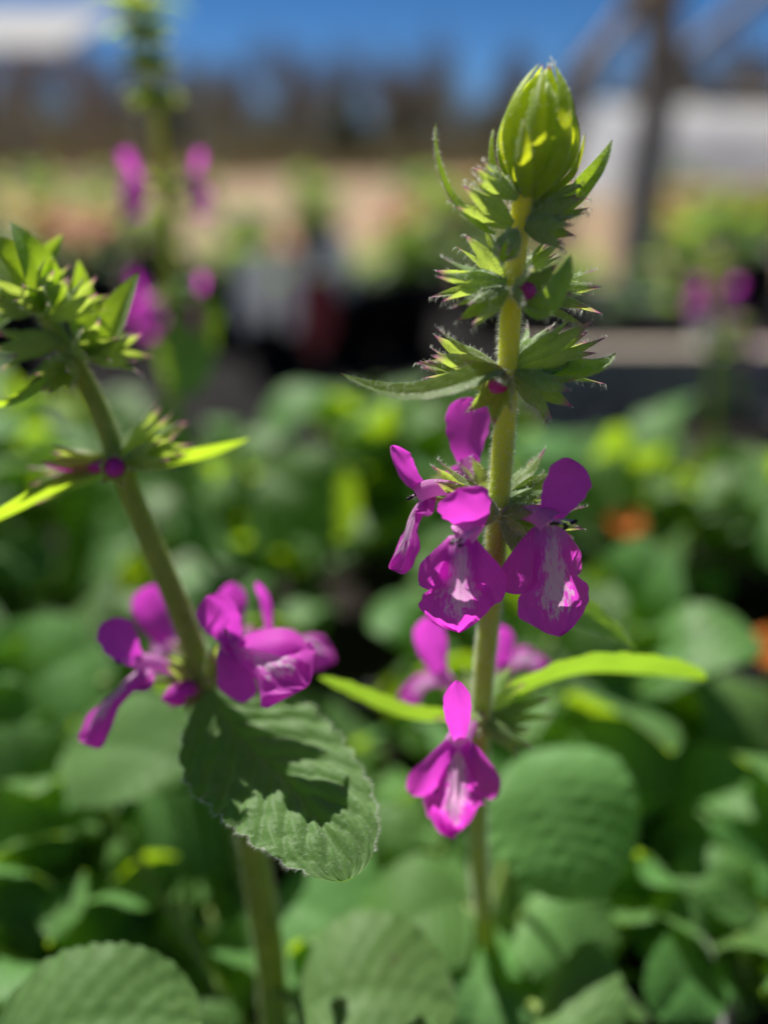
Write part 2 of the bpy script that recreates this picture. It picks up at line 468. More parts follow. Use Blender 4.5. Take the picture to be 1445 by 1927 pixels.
# ------------------------------------------------------------------ plant organs
def prof(ts, ws, close=0.8, tipw=0.0):
    ts, ws = np.array(ts), np.array(ws)
    def f(t):
        w = np.interp(t, ts, ws)
        if t > close: w = w * math.sqrt(max(tipw, 1 - ((t - close) / (1 - close)) ** 2))
        return w
    return f
def lanceolate(w): return lambda t: w * (0.25 + 0.75 * min(1, t / 0.25)) * (1 - max(0, (t - 0.35) / 0.65) ** 1.8) + 1e-5
def ovate(w):
    def f(t):
        if t < 0.34: return w * (0.12 + 0.88 * math.sin(min(1, t / 0.34) * math.pi / 2) ** 0.8)
        return w * math.sqrt(max(0.0, 1 - ((t - 0.34) / 0.66) ** 2.15)) + 1e-5
    return f

def leaf_edge(teeth, depth):
    def e(t, s): return np.where(np.abs(s) > 0.9, (np.abs(np.sin(np.pi * teeth * t)) ** 0.6 - 0.6) * depth, 0)
    return e
def leaf_disp(amp, nv, fold, wave=0.0, ph=0.0, slope=0.30):
    def d(t, s, W):
        a = np.abs(s)
        p = (t - slope * a) * nv + np.where(s > 0, 0.35, 0)
        q = (a * 3.2 + 0.25 * np.sin(p * 6.3))
        cell = np.abs(np.sin(np.pi * p)) ** 0.6 * (0.35 + 0.65 * np.abs(np.sin(np.pi * q)) ** 0.5)
        mid = 1 - np.exp(-(s / 0.07) ** 2)
        end = np.clip(t * 6, 0, 1) * np.clip((1 - t) * 6, 0.2, 1)
        return amp * cell * mid * end + fold * W * a * 1.0 + wave * np.sin(t * 9 + s * 2.5 + ph) * a
    return d

def leaf(parent, P, n0, n1, w, name='leaf', mat='leaf', n=44, m=21, teeth=0, amp=0.0, nv=8, fold=0.25, cup=0.0, wave=0.0, hairs=0, hl=0.0007, shape='ovate', depth=0.07, twist=0.0):
    wf = ovate(w) if shape == 'ovate' else lanceolate(w)
    V, F, pc, NN = ribbon(P, n0, n1, wf, n, m, cup, leaf_disp(amp, nv, fold, wave, rng.random() * 6), leaf_edge(teeth, depth) if teeth else None, endpow=1.25, seed=rng.random(), twist=twist)
    o = mk(name, V, F, mat, parent, pc)
    if hairs:
        body = np.where(pc[:, 0] < 0.96)[0]
        fuzz(o, V, NN, hairs // 3, hl * 0.55, 0.000018, m=m, idx=body)
        ne = int(n * 0.9)
        edge = np.array([i * m + j for i in range(ne) for j in (0, m - 1)])
        ed = unit(V[edge] - V[np.array([i * m + m // 2 for i in range(ne) for _ in (0, 1)])] + NN[edge] * 0.0003)
        NE = NN.copy(); NE[edge] = ed
        fuzz(o, V, NE, hairs // 5, hl, 0.000017, idx=edge, spread=0.7, m=m)
        fuzz(o, V, -NN, hairs // 3, hl * 0.7, 0.000018, m=m, idx=body)
    return o

def calyx_geo(base, tip, r, flare=0.35, teeth=0.42, seed=0.0, cols=7, rows=12):
    base, tip = np.asarray(base, float), np.asarray(tip, float)
    ax = tip - base; L = np.linalg.norm(ax); ax /= L
    ref = np.array([0, 0, 1.0]) if abs(ax[2]) < 0.9 else np.array([1.0, 0, 0])
    A = unit(np.cross(ref, ax)); B = np.cross(ax, A)
    parts, norms = [], []
    rot = seed * 2
    for k in range(5):
        fc = rot + k * 2 * math.pi / 5
        lk = 1 + 0.16 * math.sin(k * 2.3 + seed * 9)
        V, pc, NN = [], [], []
        for i in range(rows):
            t = i / (rows - 1)
            tc_ = 1 - teeth
            for j in range(cols):
                q = (j / (cols - 1) - 0.5)
                if t <= tc_:
                    x = t / tc_
                    rad = r * (0.30 + 0.70 * math.sin(min(1, x * 1.15) * math.pi / 2)); ang = fc + q * 2 * math.pi / 5; al = t
                    rad *= 1 + 0.07 * math.cos(q * 2 * math.pi * 2)      # ribs
                else:
                    x = min(1.0, (t - tc_) / teeth)
                    ang = fc + q * 2 * math.pi / 5 * (1 - x) ** 1.15
                    rad = r * (1 + flare * (x ** 1.3) * 1.9 + 0.25 * flare * x) * (1 - 0.05 * x); al = tc_ + (t - tc_) * lk
                    rad += r * 0.12 * math.cos(q * 2 * math.pi) * (1 - x)
                rd = A * math.cos(ang) + B * math.sin(ang)
                V.append(base + ax * al * L + rd * rad); pc.append((t, q * 2, seed)); NN.append(rd)
        F = grid_faces(rows, cols)
        parts.append((np.array(V), F, np.array(pc))); norms.append(np.array(NN))
    V, F, pc = join(parts)
    return V, F, pc, np.concatenate(norms)

def calyx(parent, base, tip, r, flare=0.35, teeth=0.42, hairs=0, name='calyx', bend=0.0):
    V, F, pc, NN = calyx_geo(base, tip, r, flare, teeth, rng.random())
    if bend: V[:, 2] -= bend * pc[:, 0] ** 2
    o = mk(name, V, F, 'calyx', parent, pc)
    if hairs: fuzz(o, V, NN, hairs, 0.0009, 0.000022, m=7)
    return o

def upper_lip(parent, P, w, nrm, cup=0.35, n=44, m=19, nrm1=None):
    f = prof([0, .2, .5, .75, 1], [w * .38, w * .62, w * .95, w, w * .9], 0.72, 0.0)
    sd = rng.random() * 6
    def disp(t, s, W): return 0.00022 * np.sin(t * 7 + sd) * np.abs(s) + 0.00012 * np.sin(s * 6 + t * 5 + sd) * t
    def edge(t, s): return np.where(np.abs(s) > 0.95, 0.03 * np.sin(t * 31 + sd), 0)
    V, F, pc, NN = ribbon(P, nrm, nrm if nrm1 is None else nrm1, lambda t: f(t) + 2e-5, n, m, cup, disp, edge, 1.6, rng.random())
    pc = pc.copy(); pc[:, 0] = 0.12 + 0.88 * pc[:, 0]
    return mk('upper_lip', V, F, 'petal', parent, pc)

def lower_lip(parent, P, w, nrm, cup=-0.25, n=64, m=33, ruffle=1.0, nrm1=None, neck=0.36, mat='lip'):
    f = prof([0, .12, .3, .46, .6, .74, .86, 1], [w * neck * .9, w * neck, w * neck * 1.12, w * .56, w * .90, w, w * .98, w * .9], 0.74, 0.0)
    sd = rng.random() * 6
    def disp(t, s, W):
        g = np.clip((t - 0.25) * 2, 0, 1)
        return ruffle * (0.00030 * np.sin(s * 6.5 + sd) * g * np.abs(s) + 0.00022 * np.cos(s * 3.1 * 3) * g * 0.6 - 0.0004 * np.exp(-(s / 0.12) ** 2) * (1 - t) + 0.00022 * np.sin(t * 15 + s * 5 + sd) * g + 0.00016 * np.sin(s * 17 + np.sin(t * 9) * 2) * g * (0.4 + np.abs(s)))
    def edge(t, s): return np.where(np.abs(s) > 0.5, 0.045 * np.sin(t * 34 + sd) * np.clip(t * 2 - .8, 0, 1) * np.abs(s), 0)
    V, F, pc, NN = ribbon(P, nrm, nrm if nrm1 is None else nrm1, lambda t: f(t) + 2e-5, n, m, cup, disp, edge, 1.7, rng.random())
    # small bites in the outer margin
    C = V.reshape(n, m, 3)
    for i in range(n - 7, n):
        C[i] += (C[i - 1] - C[i]) * (0.25 * (np.sin(np.arange(m) * 1.7 + sd)[:, None] * 0.5 + 0.5))
    return mk('lower_lip', C.reshape(-1, 3), F, mat, parent, pc)

def side_lobe(parent, P, w, nrm, cup=-0.2, n=36, m=17, nrm1=None):
    f = prof([0, .25, .55, .8, 1], [w * .5, w * .72, w * .98, w, w * .85], 0.70, 0.0)
    sd = rng.random() * 6
    def disp(t, s, W): return 0.00018 * np.sin(t * 5 + s * 3 + sd)
    V, F, pc, NN = ribbon(P, nrm, nrm if nrm1 is None else nrm1, lambda t: f(t) + 2e-5, n, m, cup, disp, None, 1.6, rng.random())
    pc = pc.copy(); pc[:, 0] = 0.2 + 0.8 * pc[:, 0]
    return mk('side_lobe', V, F, 'petal', parent, pc)

def stamen(parent, P, big=1.0):
    """pale filament with a dark two-lobed anther"""
    V, F, pc, _ = tube(P, [0.00016, 0.00013], 6, 6)
    o = mk('filament', V, F, 'filament', parent, pc)
    e = np.asarray(P[-1]); parts = []
    for k in range(3):
        c = e + rng.normal(0, 0.00028, 3) * big
        a = unit(rng.normal(0, 1, 3)) * 0.00042 * big
        V, F, pc, _ = tube([c - a, c - a * .4, c + a * .4, c + a], [0.00005, 0.00026 * big, 0.00028 * big, 0.00004], 7, 7)
        parts.append((V, F, pc))
    V, F, pc = join(parts)
    mk('anther', V, F, 'stamen', parent, pc)

def corolla(parent, P, r0, r1, name='flower'):
    V, F, pc, _ = tube(P, [r0, r0 * 1.1, (r0 + r1) / 2, r1], 12, 12, cap=False)
    pc = pc * np.array([0.5, 1, 1])
    return mk(name, V, F, 'tube', parent, pc)

TOCAM = np.array([0, -cp, sp_ + 0.1])

def flower_px(parent, pl, d):
    """flower from photo pixels on the stem plane (third number: mm behind it)"""
    S = pxs(P3(pl, d['tube'][-1]))
    fl = corolla(parent, [P3(pl, q) for q in d['tube']], d.get('r0', 0.9) * 1e-3, d.get('r1', 1.7) * 1e-3)
    nr = np.asarray(d.get('n', TOCAM), float)
    if 'upper' in d: upper_lip(fl, [P3(pl, q) for q in d['upper']], d['uw'] * S / 2, np.asarray(d.get('un', nr), float), d.get('ucup', 0.35), nrm1=d.get('un1'))
    if 'lower' in d: lower_lip(fl, [P3(pl, q) for q in d['lower']], d['lw'] * S / 2, np.asarray(d.get('ln', nr), float), d.get('lcup', -0.3), ruffle=d.get('ruf', 1.0), nrm1=d.get('ln1'), neck=d.get('neck', 0.36))
    for P, w, n in d.get('sides', []): side_lobe(fl, [P3(pl, q) for q in P], w * S / 2, np.asarray(n, float))
    for P in d.get('stamens', []): stamen(fl, [P3(pl, q) for q in P])
    return fl

def flower_auto(parent, base, out, L=0.018, detail=True):
    """whole flower facing `out` (horizontal), from calyx base"""
    base = np.asarray(base, float); out = unit(np.asarray(out, float)); up = np.array([0, 0, 1.0]); k = L / 0.018
    thr = base + out * 0.009 * k + up * 0.003 * k
    fl = corolla(parent, [base, base + out * 0.005 * k + up * 0.001 * k, thr], 0.0009 * k, 0.0017 * k)
    upper_lip(fl, [thr - out * .001 * k + up * 0.0008 * k, thr + out * 0.001 * k + up * 0.004 * k, thr + out * 0.0025 * k + up * 0.009 * k], 0.003 * k, out, 0.35, 14, 7)
    lower_lip(fl, [thr - up * 0.0005, thr + out * 0.003 * k - up * 0.004 * k, thr + out * 0.0035 * k - up * 0.012 * k], 0.0052 * k, out, -0.25, 16, 11)
    sd_ = np.cross(up, out)
    for s in (-1, 1):
        side_lobe(fl, [thr, thr + out * .002 * k - up * .003 * k + sd_ * s * .003 * k, thr + out * .002 * k - up * .007 * k + sd_ * s * .0065 * k], 0.0022 * k, out, -0.2, 10, 7)
    return fl

# ================================================================== THE SETTING
SOIL_Z = CAMZ - 0.178
# ground: one sheet to the horizon, slightly uneven
def ground_sheet():
    xs = np.r_[-600, -200, -80, -40, np.linspace(-20, 20, 41), 40, 80, 200, 600]
    ys = np.r_[-60, -10, np.linspace(-3, 30, 67), 45, 70, 120, 250, 600, 1200]
    X, Y = np.meshgrid(xs, ys, indexing='ij')
    Z = 0.02 * np.sin(X * 1.1 + 1) * np.sin(Y * 0.9) * np.clip((Y - 3) / 4, 0, 1) * np.clip((60 - Y) / 30, 0, 1)
    V = np.stack([X, Y, Z], -1).reshape(-1, 3)
    F = [(a, d, c, b) for a, b, c, d in grid_faces(len(xs), len(ys))]
    return structure(mk('ground', V, F, 'ground', origin=(0, 0, 0)))
ground_sheet()
V, F = box(-2.2, 1.6, -0.6, 2.6, -0.02, 0.024)
structure(mk('weed_mat', V, F, 'weed_mat', smooth=False, origin=(0, 0, 0)))

# ================================================================== MAIN PLANT
MP = Plane(935, 1000, FOCUS + 0.0035, 0.25, -0.15); MP.scale = FOCUS / FPX
px = MP.scale
base_main = MP(934, 1850)
main = thing('hedgenettle_plant', 'sharp upright magenta-flowered plant with a fat green bud at its tip', 'plant', (base_main[0], base_main[1], SOIL_Z), 'flowering hedgenettles')
spts = [(931, 1842), (922, 1790), (906, 1680), (899, 1580), (900, 1480), (903, 1370), (911, 1260), (919, 1180), (931, 1050), (938, 950), (946, 840), (955, 715), (958, 640), (964, 545), (973, 460), (984, 375), (1000, 330)]
SP = [np.array([base_main[0], base_main[1], SOIL_Z - 0.004])] + [MP(*q) for q in spts]
V, F, pc, NN = tube(SP, [0.0020, 0.0019, 0.0018, 0.00165, 0.00165, 0.00155, 0.0015, 0.0014], 90, 16, 0.05)
stem = mk('stem', V, F, 'stem', main, pc)
up = (pc[:, 0] > 0.2)
fuzz(stem, V, NN, 30000, 0.00082, 0.000016, idx=np.where(up)[0], droop=0.35, m=16)

H = 650
# --- calyces: base pixel, tip pixel, radius mm, flare
def cx(b, t, r, fl, hairs=H, te=0.42, **k): return calyx(main, P3(MP, b), P3(MP, t), r * 1e-3, fl, te, hairs, **k)
# node under the bud
cx((972, 372, -1), (892, 322, -3), 1.5, 0.05, te=0.35)
cx((962, 425, -1), (866, 358, -2.5), 2.0, 0.15)
cx((993, 385, 1), (1098, 360, 3), 1.6, 0.10)
cx((990, 420, -1), (1100, 374, -2.5), 1.7, 0.10)
cx((988, 425, -2), (1072, 442, -4), 1.75, 0.15)
cx((968, 435, -2), (944, 486, -6), 1.7, -0.30, te=0.3)
cx((985, 420, 2), (1040, 385, 5), 1.6, 0.2)
# node above the middle
cx((952, 533, -1), (822, 528, -2), 1.9, 0.35)
cx((952, 525, 1), (888, 440, 2), 1.9, 0.25)
cx((952, 545, -2), (872, 598, -6), 1.9, 0.05)
cx((968, 528, 1), (1044, 462, 3), 1.3, 0.2)
cx((972, 540, 1), (1118, 552, 3), 2.1, 0.3)
cx((972, 548, 0), (1104, 588, 0), 1.8, 0.2)
cx((972, 548, -2), (1030, 545, -9), 2.4, 0.3)
# node in the middle
cx((940, 702, 0), (806, 662, -2), 2.3, 0.35)
cx((940, 706, 1), (800, 700, 2), 2.0, 0.4)
cx((950, 712, -3), (918, 760, -9.5), 2.2, 0.30)
cx((968, 690, 0), (1108, 632, -1), 2.4, 0.30)
cx((968, 698, 1), (1128, 676, 2), 2.2, 0.35)
cx((968, 704, -1), (1062, 762, -4), 2.4, 0.35)
cx((962, 688, 3), (1022, 640, 8), 2.0, 0.4)
# flowering node
cx((930, 958, -1), (806, 900, -2), 2.2, 0.25)
cx((932, 945, 3), (902, 858, 6), 2.2, 0.25)
cx((946, 942, 2), (1036, 888, 5), 2.5, 0.35)
cx((946, 952, 1), (1030, 925, 3), 2.2, 0.25)
cx((946, 968, -1), (1012, 985, -4), 2.2, 0.20)
cx((932, 962, -2), (880, 965, -6), 2.0, 0.20)
cx((946, 975, -2), (998, 1050, -2), 1.6, 0.05)
cx((950, 970, 2), (1085, 990, 3), 2.3, 0.25)
# lower node
cx((908, 1340, 2), (985, 1268, 4), 2.4, 0.15, 120)
cx((908, 1350, 1), (1035, 1325, 2), 2.2, 0.15, 120)
cx((898, 1345, 2), (830, 1330, 4), 2.2, 0.3, 120)
cx((900, 1350, -2), (868, 1385, -8), 2.2, 0.2, 60)
cx((908, 1360, -1), (990, 1400, -3), 2.0, 0.3, 60)
cx((900, 1330, 4), (850, 1280, 9), 2.2, 0.2, 60)
cx((905, 1330, 4), (950, 1270, 9), 2.2, 0.2, 60)

# --- bracts
def br(pts, wpx, n0=(0, -.5, .9), n1=None, hairs=900, name='bract', mat='bract', **k):
    k.setdefault('shape', 'lanceolate'); k.setdefault('fold', 0.35); k.setdefault('n', 30); k.setdefault('m', 11)
    return leaf(main, [P3(MP, q) for q in pts], n0, n0 if n1 is None else n1, wpx * pxs(P3(MP, pts[len(pts) // 2])) / 2, name, mat, hairs=hairs, **k)
br([(930, 440, -1), (890, 418, -2), (846, 370, -2.5), (822, 305, -3), (820, 228, -2)], 32, (.75, -.5, .4), (.9, -.4, .1))
br([(1060, 405, 2), (1098, 352, 1), (1128, 312, 0), (1152, 262, 0)], 40, (-.6, -.75, .2), (-.5, -.85, .2))
br([(985, 575, -5), (1030, 575, -8), (1058, 530, -9), (1072, 478, -8)], 52, (-.6, -.6, .5), (-.5, -.8, .2))
br([(956, 700, -2), (925, 700, -6), (870, 722, -8), (790, 742, -8), (720, 735, -7), (640, 702, -6)], 58, (0, -.40, .9), (.1, -.5, .85), hairs=900, amp=0.00015, n=44)
br([(966, 700, 0), (1030, 704, 0), (1090, 702, -2), (1130, 690, -3), (1158, 664, -2)], 58, (0, -.55, .85), (-.3, -.6, .7), hairs=1200, cup=.2)
br([(940, 960, 5), (985, 1050, 8), (1060, 1130, 9), (1135, 1175, 9), (1200, 1228, 8)], 86, (.3, -.75, .6), (.3, -.8, .5), hairs=2200, mat='leaf', name='leaf', n=44, m=15, amp=0.0003, fold=.12)
br([(930, 955, 4), (860, 900, 9), (800, 910, 12)], 50, (0, -.3, .95), hairs=200)
# lower leaf pair
br([(900, 1345, 2), (850, 1358, 4), (760, 1350, 6), (690, 1322, 7), (600, 1275, 8)], 104, (0.1, .75, .66), (0.2, .78, .62), hairs=500, name='leaf', mat='leaf', shape='ovate', teeth=11, amp=.0004, fold=.25, n=60, m=15)
br([(908, 1345, 3), (990, 1300, 6), (1090, 1268, 9), (1200, 1268, 11), (1325, 1280, 12)], 175, (0, .68, .74), (.05, .74, .68), hairs=500, name='leaf', mat='leaf', shape='ovate', teeth=12, amp=.0005, fold=.22, n=66, m=17)

# --- the bud at the tip
def bud_tip(parent, pl, foot, tip, rpx, S, n_out=7, hairs=500):
    a, b = P3(pl, foot), P3(pl, tip); ax = b - a; L = np.linalg.norm(ax); ax = ax / L
    A = unit(np.cross(ax, [0, 1, 0])); B = np.cross(ax, A); r = rpx * S
    # inner body
    ts = np.linspace(0, 1, 9)
    body = [a + ax * L * t * 0.93 for t in ts]
    V, F, pc, NN = tube(body, [r * .2, r * .45, r * .58, r * .62, r * .60, r * .52, r * .40, r * .26, r * .05], 24, 16)
    core = mk('bud', V, F, 'bud', parent, pc)
    for ring, (cnt, rr, wk, t0, t1, off) in enumerate(((5, .86, .36, .02, .985, .35), (n_out, 1.0, .25, .0, .95, 0.1), (6, 1.03, .24, -.02, .60, .5))):
        for k in range(cnt):
            f = (k + off) / cnt * 2 * math.pi + 0.25 * ring
            d = A * math.cos(f) + B * math.sin(f); sd2 = -A * math.sin(f) + B * math.cos(f)
            e = rng.random() * 0.16
            tt = np.linspace(0, 1, 6)
            shape = np.array([.22, .74, 1.0, .97, .72, .16 + 0.10 * ring]) if ring < 2 else np.array([.2, .7, 1.0, 1.08, 1.1, 1.06])
            Q = [a + ax * L * (t0 + (t1 - e - t0) * t) + d * r * rr * s + sd2 * r * 0.10 * math.sin(t * 3 + k) for t, s in zip(tt, shape)]
            leaf(core, Q, d, d, r * wk, 'scale_leaf', 'bud', n=26, m=9, fold=-0.25, cup=-0.45, shape='lanceolate', hairs=hairs)
    fuzz(core, np.array([a + ax * L * .94] * 8) + rng.normal(0, .0005, (8, 3)), unit(np.array([ax] * 8) + rng.normal(0, .6, (8, 3))), 60, .0012)
    return core
bud_tip(main, MP, (992, 372, -0.5), (1036, 108, 0), 74, px)

# --- flowers of the sharp whorl
FN = [
 dict(tube=[(905, 950, -1), (860, 922, -2), (815, 918, -3), (785, 930, -3)], r1=1.5,
      upper=[(800, 925, -3), (770, 900, -3.5), (748, 872, -4), (738, 838, -4)], uw=52, un=(.75, -.6, .2), ucup=.5,
      lower=[(800, 935, -3), (776, 965, -4), (758, 1020, -5), (735, 1068, -5)], lw=78, ln=(-.85, -.35, .35), lcup=-.5, neck=.5,
      sides=[([(812, 930, -3), (800, 955, -5), (786, 965, -7)], 34, (-.4, -.8, .4))],
      stamens=[[(795, 925, -3), (782, 930, -3.5), (772, 936, -4)]]),
 dict(tube=[(925, 935, 3), (900, 910, 5), (885, 885, 7), (880, 870, 8)],
      upper=[(885, 880, 8), (880, 850, 8), (880, 800, 9), (884, 748, 10)], uw=84, un=(-.15, -1, .1), ucup=.25,
      lower=[(888, 872, 7), (876, 890, 8), (862, 905, 11), (835, 930, 15)], lw=95, ln=(-.3, -.1, 1), lcup=-.3,
      sides=[([(880, 880, 7), (890, 905, 7), (915, 945, 6)], 46, (0, -.8, .6)), ([(878, 880, 7), (850, 900, 9), (830, 925, 10)], 46, (-.3, -.7, .6))]),
 dict(tube=[(925, 965, -2), (905, 975, -5), (885, 992, -8), (868, 1008, -9)], r1=2.0,
      upper=[(890, 998, -8.5), (884, 975, -10), (872, 945, -11), (862, 920, -11)], uw=100, un=(-.15, -.95, .25), ucup=-.30, un1=(-.15, -.75, .6),
      lower=[(872, 1008, -9), (868, 1045, -11), (864, 1110, -12), (862, 1188, -11)], lw=146, lcup=-.34, neck=.42,
      sides=[([(856, 1018, -9.5), (838, 1045, -10.5), (816, 1076, -10), (789, 1098, -8.5)], 62, (-.35, -.9, .3)),
             ([(884, 1015, -9.5), (900, 1050, -10.5), (920, 1088, -10), (944, 1128, -8)], 70, (.4, -.9, .2))],
      stamens=[[(890, 985, -8.5), (875, 1005, -11), (852, 1020, -13)], [(893, 985, -8.5), (882, 1006, -11), (868, 1022, -13)]]),
 dict(tube=[(950, 965, -1), (985, 965, -3), (1015, 970, -5), (1035, 985, -6)], r1=2.0,
      upper=[(1030, 980, -5), (1045, 950, -6), (1062, 910, -6.5), (1083, 868, -6)], uw=86, un=(.1, -.9, .3), ucup=.3,
      lower=[(1036, 988, -6), (1040, 1030, -8), (1046, 1100, -9), (1052, 1196, -9)], lw=146, lcup=-.34, neck=.44,
      sides=[([(1020, 998, -6), (1002, 1030, -7), (980, 1075, -7.5), (950, 1112, -7)], 72, (-.4, -.9, .2)),
             ([(1058, 1000, -5), (1080, 1040, -4), (1092, 1075, -2)], 46, (.7, -.6, .2))],
      stamens=[[(1035, 978, -6), (1040, 978, -8), (1037, 986, -10)], [(1040, 978, -6), (1056, 984, -8), (1064, 990, -9.5)], [(1045, 975, -5.5), (1062, 978, -7), (1078, 980, -8)]]),
 # the lower whorl: one flower in front of the stem, two behind
 dict(tube=[(902, 1350, -2), (885, 1365, -6), (870, 1382, -9), (862, 1398, -11)], r1=2.2,
      upper=[(864, 1392, -11), (862, 1365, -12), (860, 1325, -12.5), (858, 1280, -12)], uw=50, un=(0, -1, .2), ucup=.15,
      lower=[(862, 1400, -11), (861, 1445, -13), (858, 1505, -14.5), (855, 1562, -13)], lw=122, lcup=-.55, neck=.5, ruf=2.8,
      sides=[([(850, 1400, -11), (830, 1425, -12), (803, 1462, -12), (770, 1492, -10)], 56, (-.35, -.9, .2)),
             ([(874, 1400, -11), (892, 1425, -12), (910, 1460, -12), (934, 1498, -10)], 56, (.35, -.9, .2))]),
 dict(tube=[(898, 1330, 4), (870, 1305, 8), (845, 1285, 11), (830, 1270, 13)],
      upper=[(832, 1272, 13), (820, 1240, 14), (812, 1205, 15), (806, 1160, 16)], uw=62, un=(-.2, -1, .1),
      lower=[(830, 1278, 13), (808, 1280, 16), (785, 1292, 20), (750, 1310, 22)], lw=80, ln=(-.4, -.4, .8)),
 dict(tube=[(908, 1330, 4), (930, 1300, 9), (942, 1275, 14), (948, 1255, 18)],
      upper=[(945, 1262, 17), (942, 1240, 18), (938, 1215, 19), (935, 1175, 20)], uw=58, un=(0, -1, .1),
      lower=[(950, 1258, 18), (975, 1242, 21), (1000, 1238, 24), (1030, 1248, 26)], lw=80, ln=(.2, -.3, 1)),
]
for d in FN: flower_px(main, MP, d)
# purple corolla still rolled up inside two open calyces
def young(parent, pl, b, t, r, hairs=120):
    P = [P3(pl, b), P3(pl, t)]; P = [P[0], P[0] * .5 + P[1] * .5, P[1]]
    V, F, pc, NN = tube([P[0], P[0]*.6+P[1]*.4, P[1], P[1]*.4+P[2]*.6, P[2]], [r*.5, r, r*1.05, r*.8, r*.1], 14, 12)
    o = mk('young_flower', V, F, 'petal', parent, pc * np.array([.6, 1, 1]) + np.array([.25, 0, 0]))
    if hairs: fuzz(o, V, NN, hairs, .0007, .000022)
young(main, MP, (948, 712, -3), (926, 732, -7), .0014)
young(main, MP, (935, 702, -1), (850, 680, -2), .0012)
young(main, MP, (975, 548, -3), (1008, 547, -6), .0012)

# ================================================================== LEANING PLANT (left, a little behind the focus)
LP = Plane(385, 1285, 0.146, 0.30, 0.06); LP.scale = 0.146 / FPX
lx = LP.scale
bl = LP(522, 1990)
lean = thing('hedgenettle_plant', 'leaning magenta-flowered plant with a broad quilted leaf hanging below its flowers', 'plant', (bl[0], bl[1], SOIL_Z), 'flowering hedgenettles')
sp2 = [(518, 1930), (508, 1800), (487, 1660), (462, 1530), (430, 1420), (388, 1290), (342, 1155), (278, 1005), (224, 872), (188, 775), (140, 680), (95, 605), (60, 540)]
SP = [np.array([bl[0], bl[1], SOIL_Z - 0.004])] + [LP(*q) for q in sp2]
V, F, pc, NN = tube(SP, [0.0030, 0.0029, 0.0027, 0.0022, 0.0020, 0.0019, 0.0017, 0.0013], 80, 16, 0.05)
stem2 = mk('stem', V, F, 'stem_olive', lean, pc)
fuzz(stem2, V, NN, 7000, 0.0010, 0.000016, droop=0.35, m=16)

def lf(pts, wpx, n0=(0, -.4, .9), n1=None, name='bract', mat='bract', parent=None, hairs=250, pl=LP, **k):
    k.setdefault('shape', 'lanceolate'); k.setdefault('fold', 0.3); k.setdefault('n', 26); k.setdefault('m', 11)
    return leaf(parent or lean, [P3(pl, q) for q in pts], n0, n0 if n1 is None else n1, wpx * pl.scale / 2, name, mat, hairs=hairs, **k)
# the broad leaf that reaches into focus: control points by pixel and depth
def big_leaf():
    P = [at_depth(396, 1300, .144), at_depth(440, 1372, .1405), at_depth(510, 1440, .1345), at_depth(575, 1512, .1275), at_depth(625, 1590, .1215), at_depth(652, 1658, .118)]
    return leaf(lean, P, (.42, -.50, .75), (.40, -.70, .60), 0.0122, 'leaf', 'leaf', n=110, m=45, teeth=13, amp=0.0012, nv=8, fold=0.10, cup=-0.10, wave=.0005, hairs=9000, hl=.0008, depth=.10)
big_leaf()
lf([(222, 880, 0), (290, 880, 1), (380, 862, 3), (472, 824, 4)], 84, (-.05, .55, .85), (-.1, .62, .8))
lf([(216, 888, 0), (130, 915, -2), (30, 965, -4), (-80, 1012, -5)], 92, (.1, .50, .85), (.15, .50, .85))
lf([(205, 660, -2), (212, 620, -3), (235, 570, -4), (262, 512, -4)], 74, (-.7, -.7, 0), (-.6, -.8, .1))
lf([(150, 655, 1), (160, 600, 2), (155, 540, 2), (148, 488, 1)], 50, (.2, -.9, .2), mat='bract')
lf([(95, 600, -2), (80, 530, -4), (55, 470, -5), (20, 415, -4)], 66, (.6, -.6, .5))
lf([(60, 545, -3), (20, 500, -5), (-20, 470, -6), (-70, 460, -5)], 80, (.4, -.5, .8))
lf([(120, 700, -2), (70, 740, -4), (10, 765, -6), (-40, 760, -6)], 66, (.1, .5, .85))
lf([(60, 560, 1), (70, 510, 3), (100, 470, 4), (120, 440, 4)], 50, (0, -.9, .3))
lf([(75, 590, 2), (20, 600, 3), (-30, 640, 3)], 70, (.3, -.3, .9))
def cl(b, t, r, fl, hairs=110, te=.42): return calyx(lean, P3(LP, b), P3(LP, t), r * 1e-3, fl, te, hairs)
for a in [((228, 858, 0), (318, 782, 1), 2.2, .3), ((228, 866, 1), (352, 806, 3), 2.2, .35), ((228, 872, -2), (330, 850, -6), 2.2, .2), ((212, 870, -1), (92, 872, -3), 2.3, .25), ((212, 878, 1), (70, 912, 3), 2.0, .4), ((216, 874, -3), (216, 888, -10), 2.0, .2),
          ((160, 670, -1), (268, 662, -3), 2.2, .35), ((158, 650, 1), (240, 610, 3), 2.0, .3), ((135, 670, 0), (70, 730, -3), 2.2, .2), ((140, 660, -2), (190, 640, -8), 2.2, .3), ((140, 690, -3), (100, 712, -10), 2.2, .2), ((120, 640, -1), (-5, 655, -2), 2.3, .35),
          ((100, 600, -2), (190, 545, -4), 2.0, .3), ((90, 590, 1), (140, 530, 2), 2.0, .2), ((80, 580, -3), (60, 560, -10), 2.1, .1), ((70, 580, -1), (-20, 570, -2), 2.1, .3), ((60, 560, -1), (0, 500, -3), 2.0, .2), ((70, 560, -2), (110, 500, -5), 1.9, .1), ((50, 540, 0), (60, 470, 0), 2.0, .1), ((50, 545, 0), (-30, 520, 2), 2.2, .3)]:
    cl(*a)
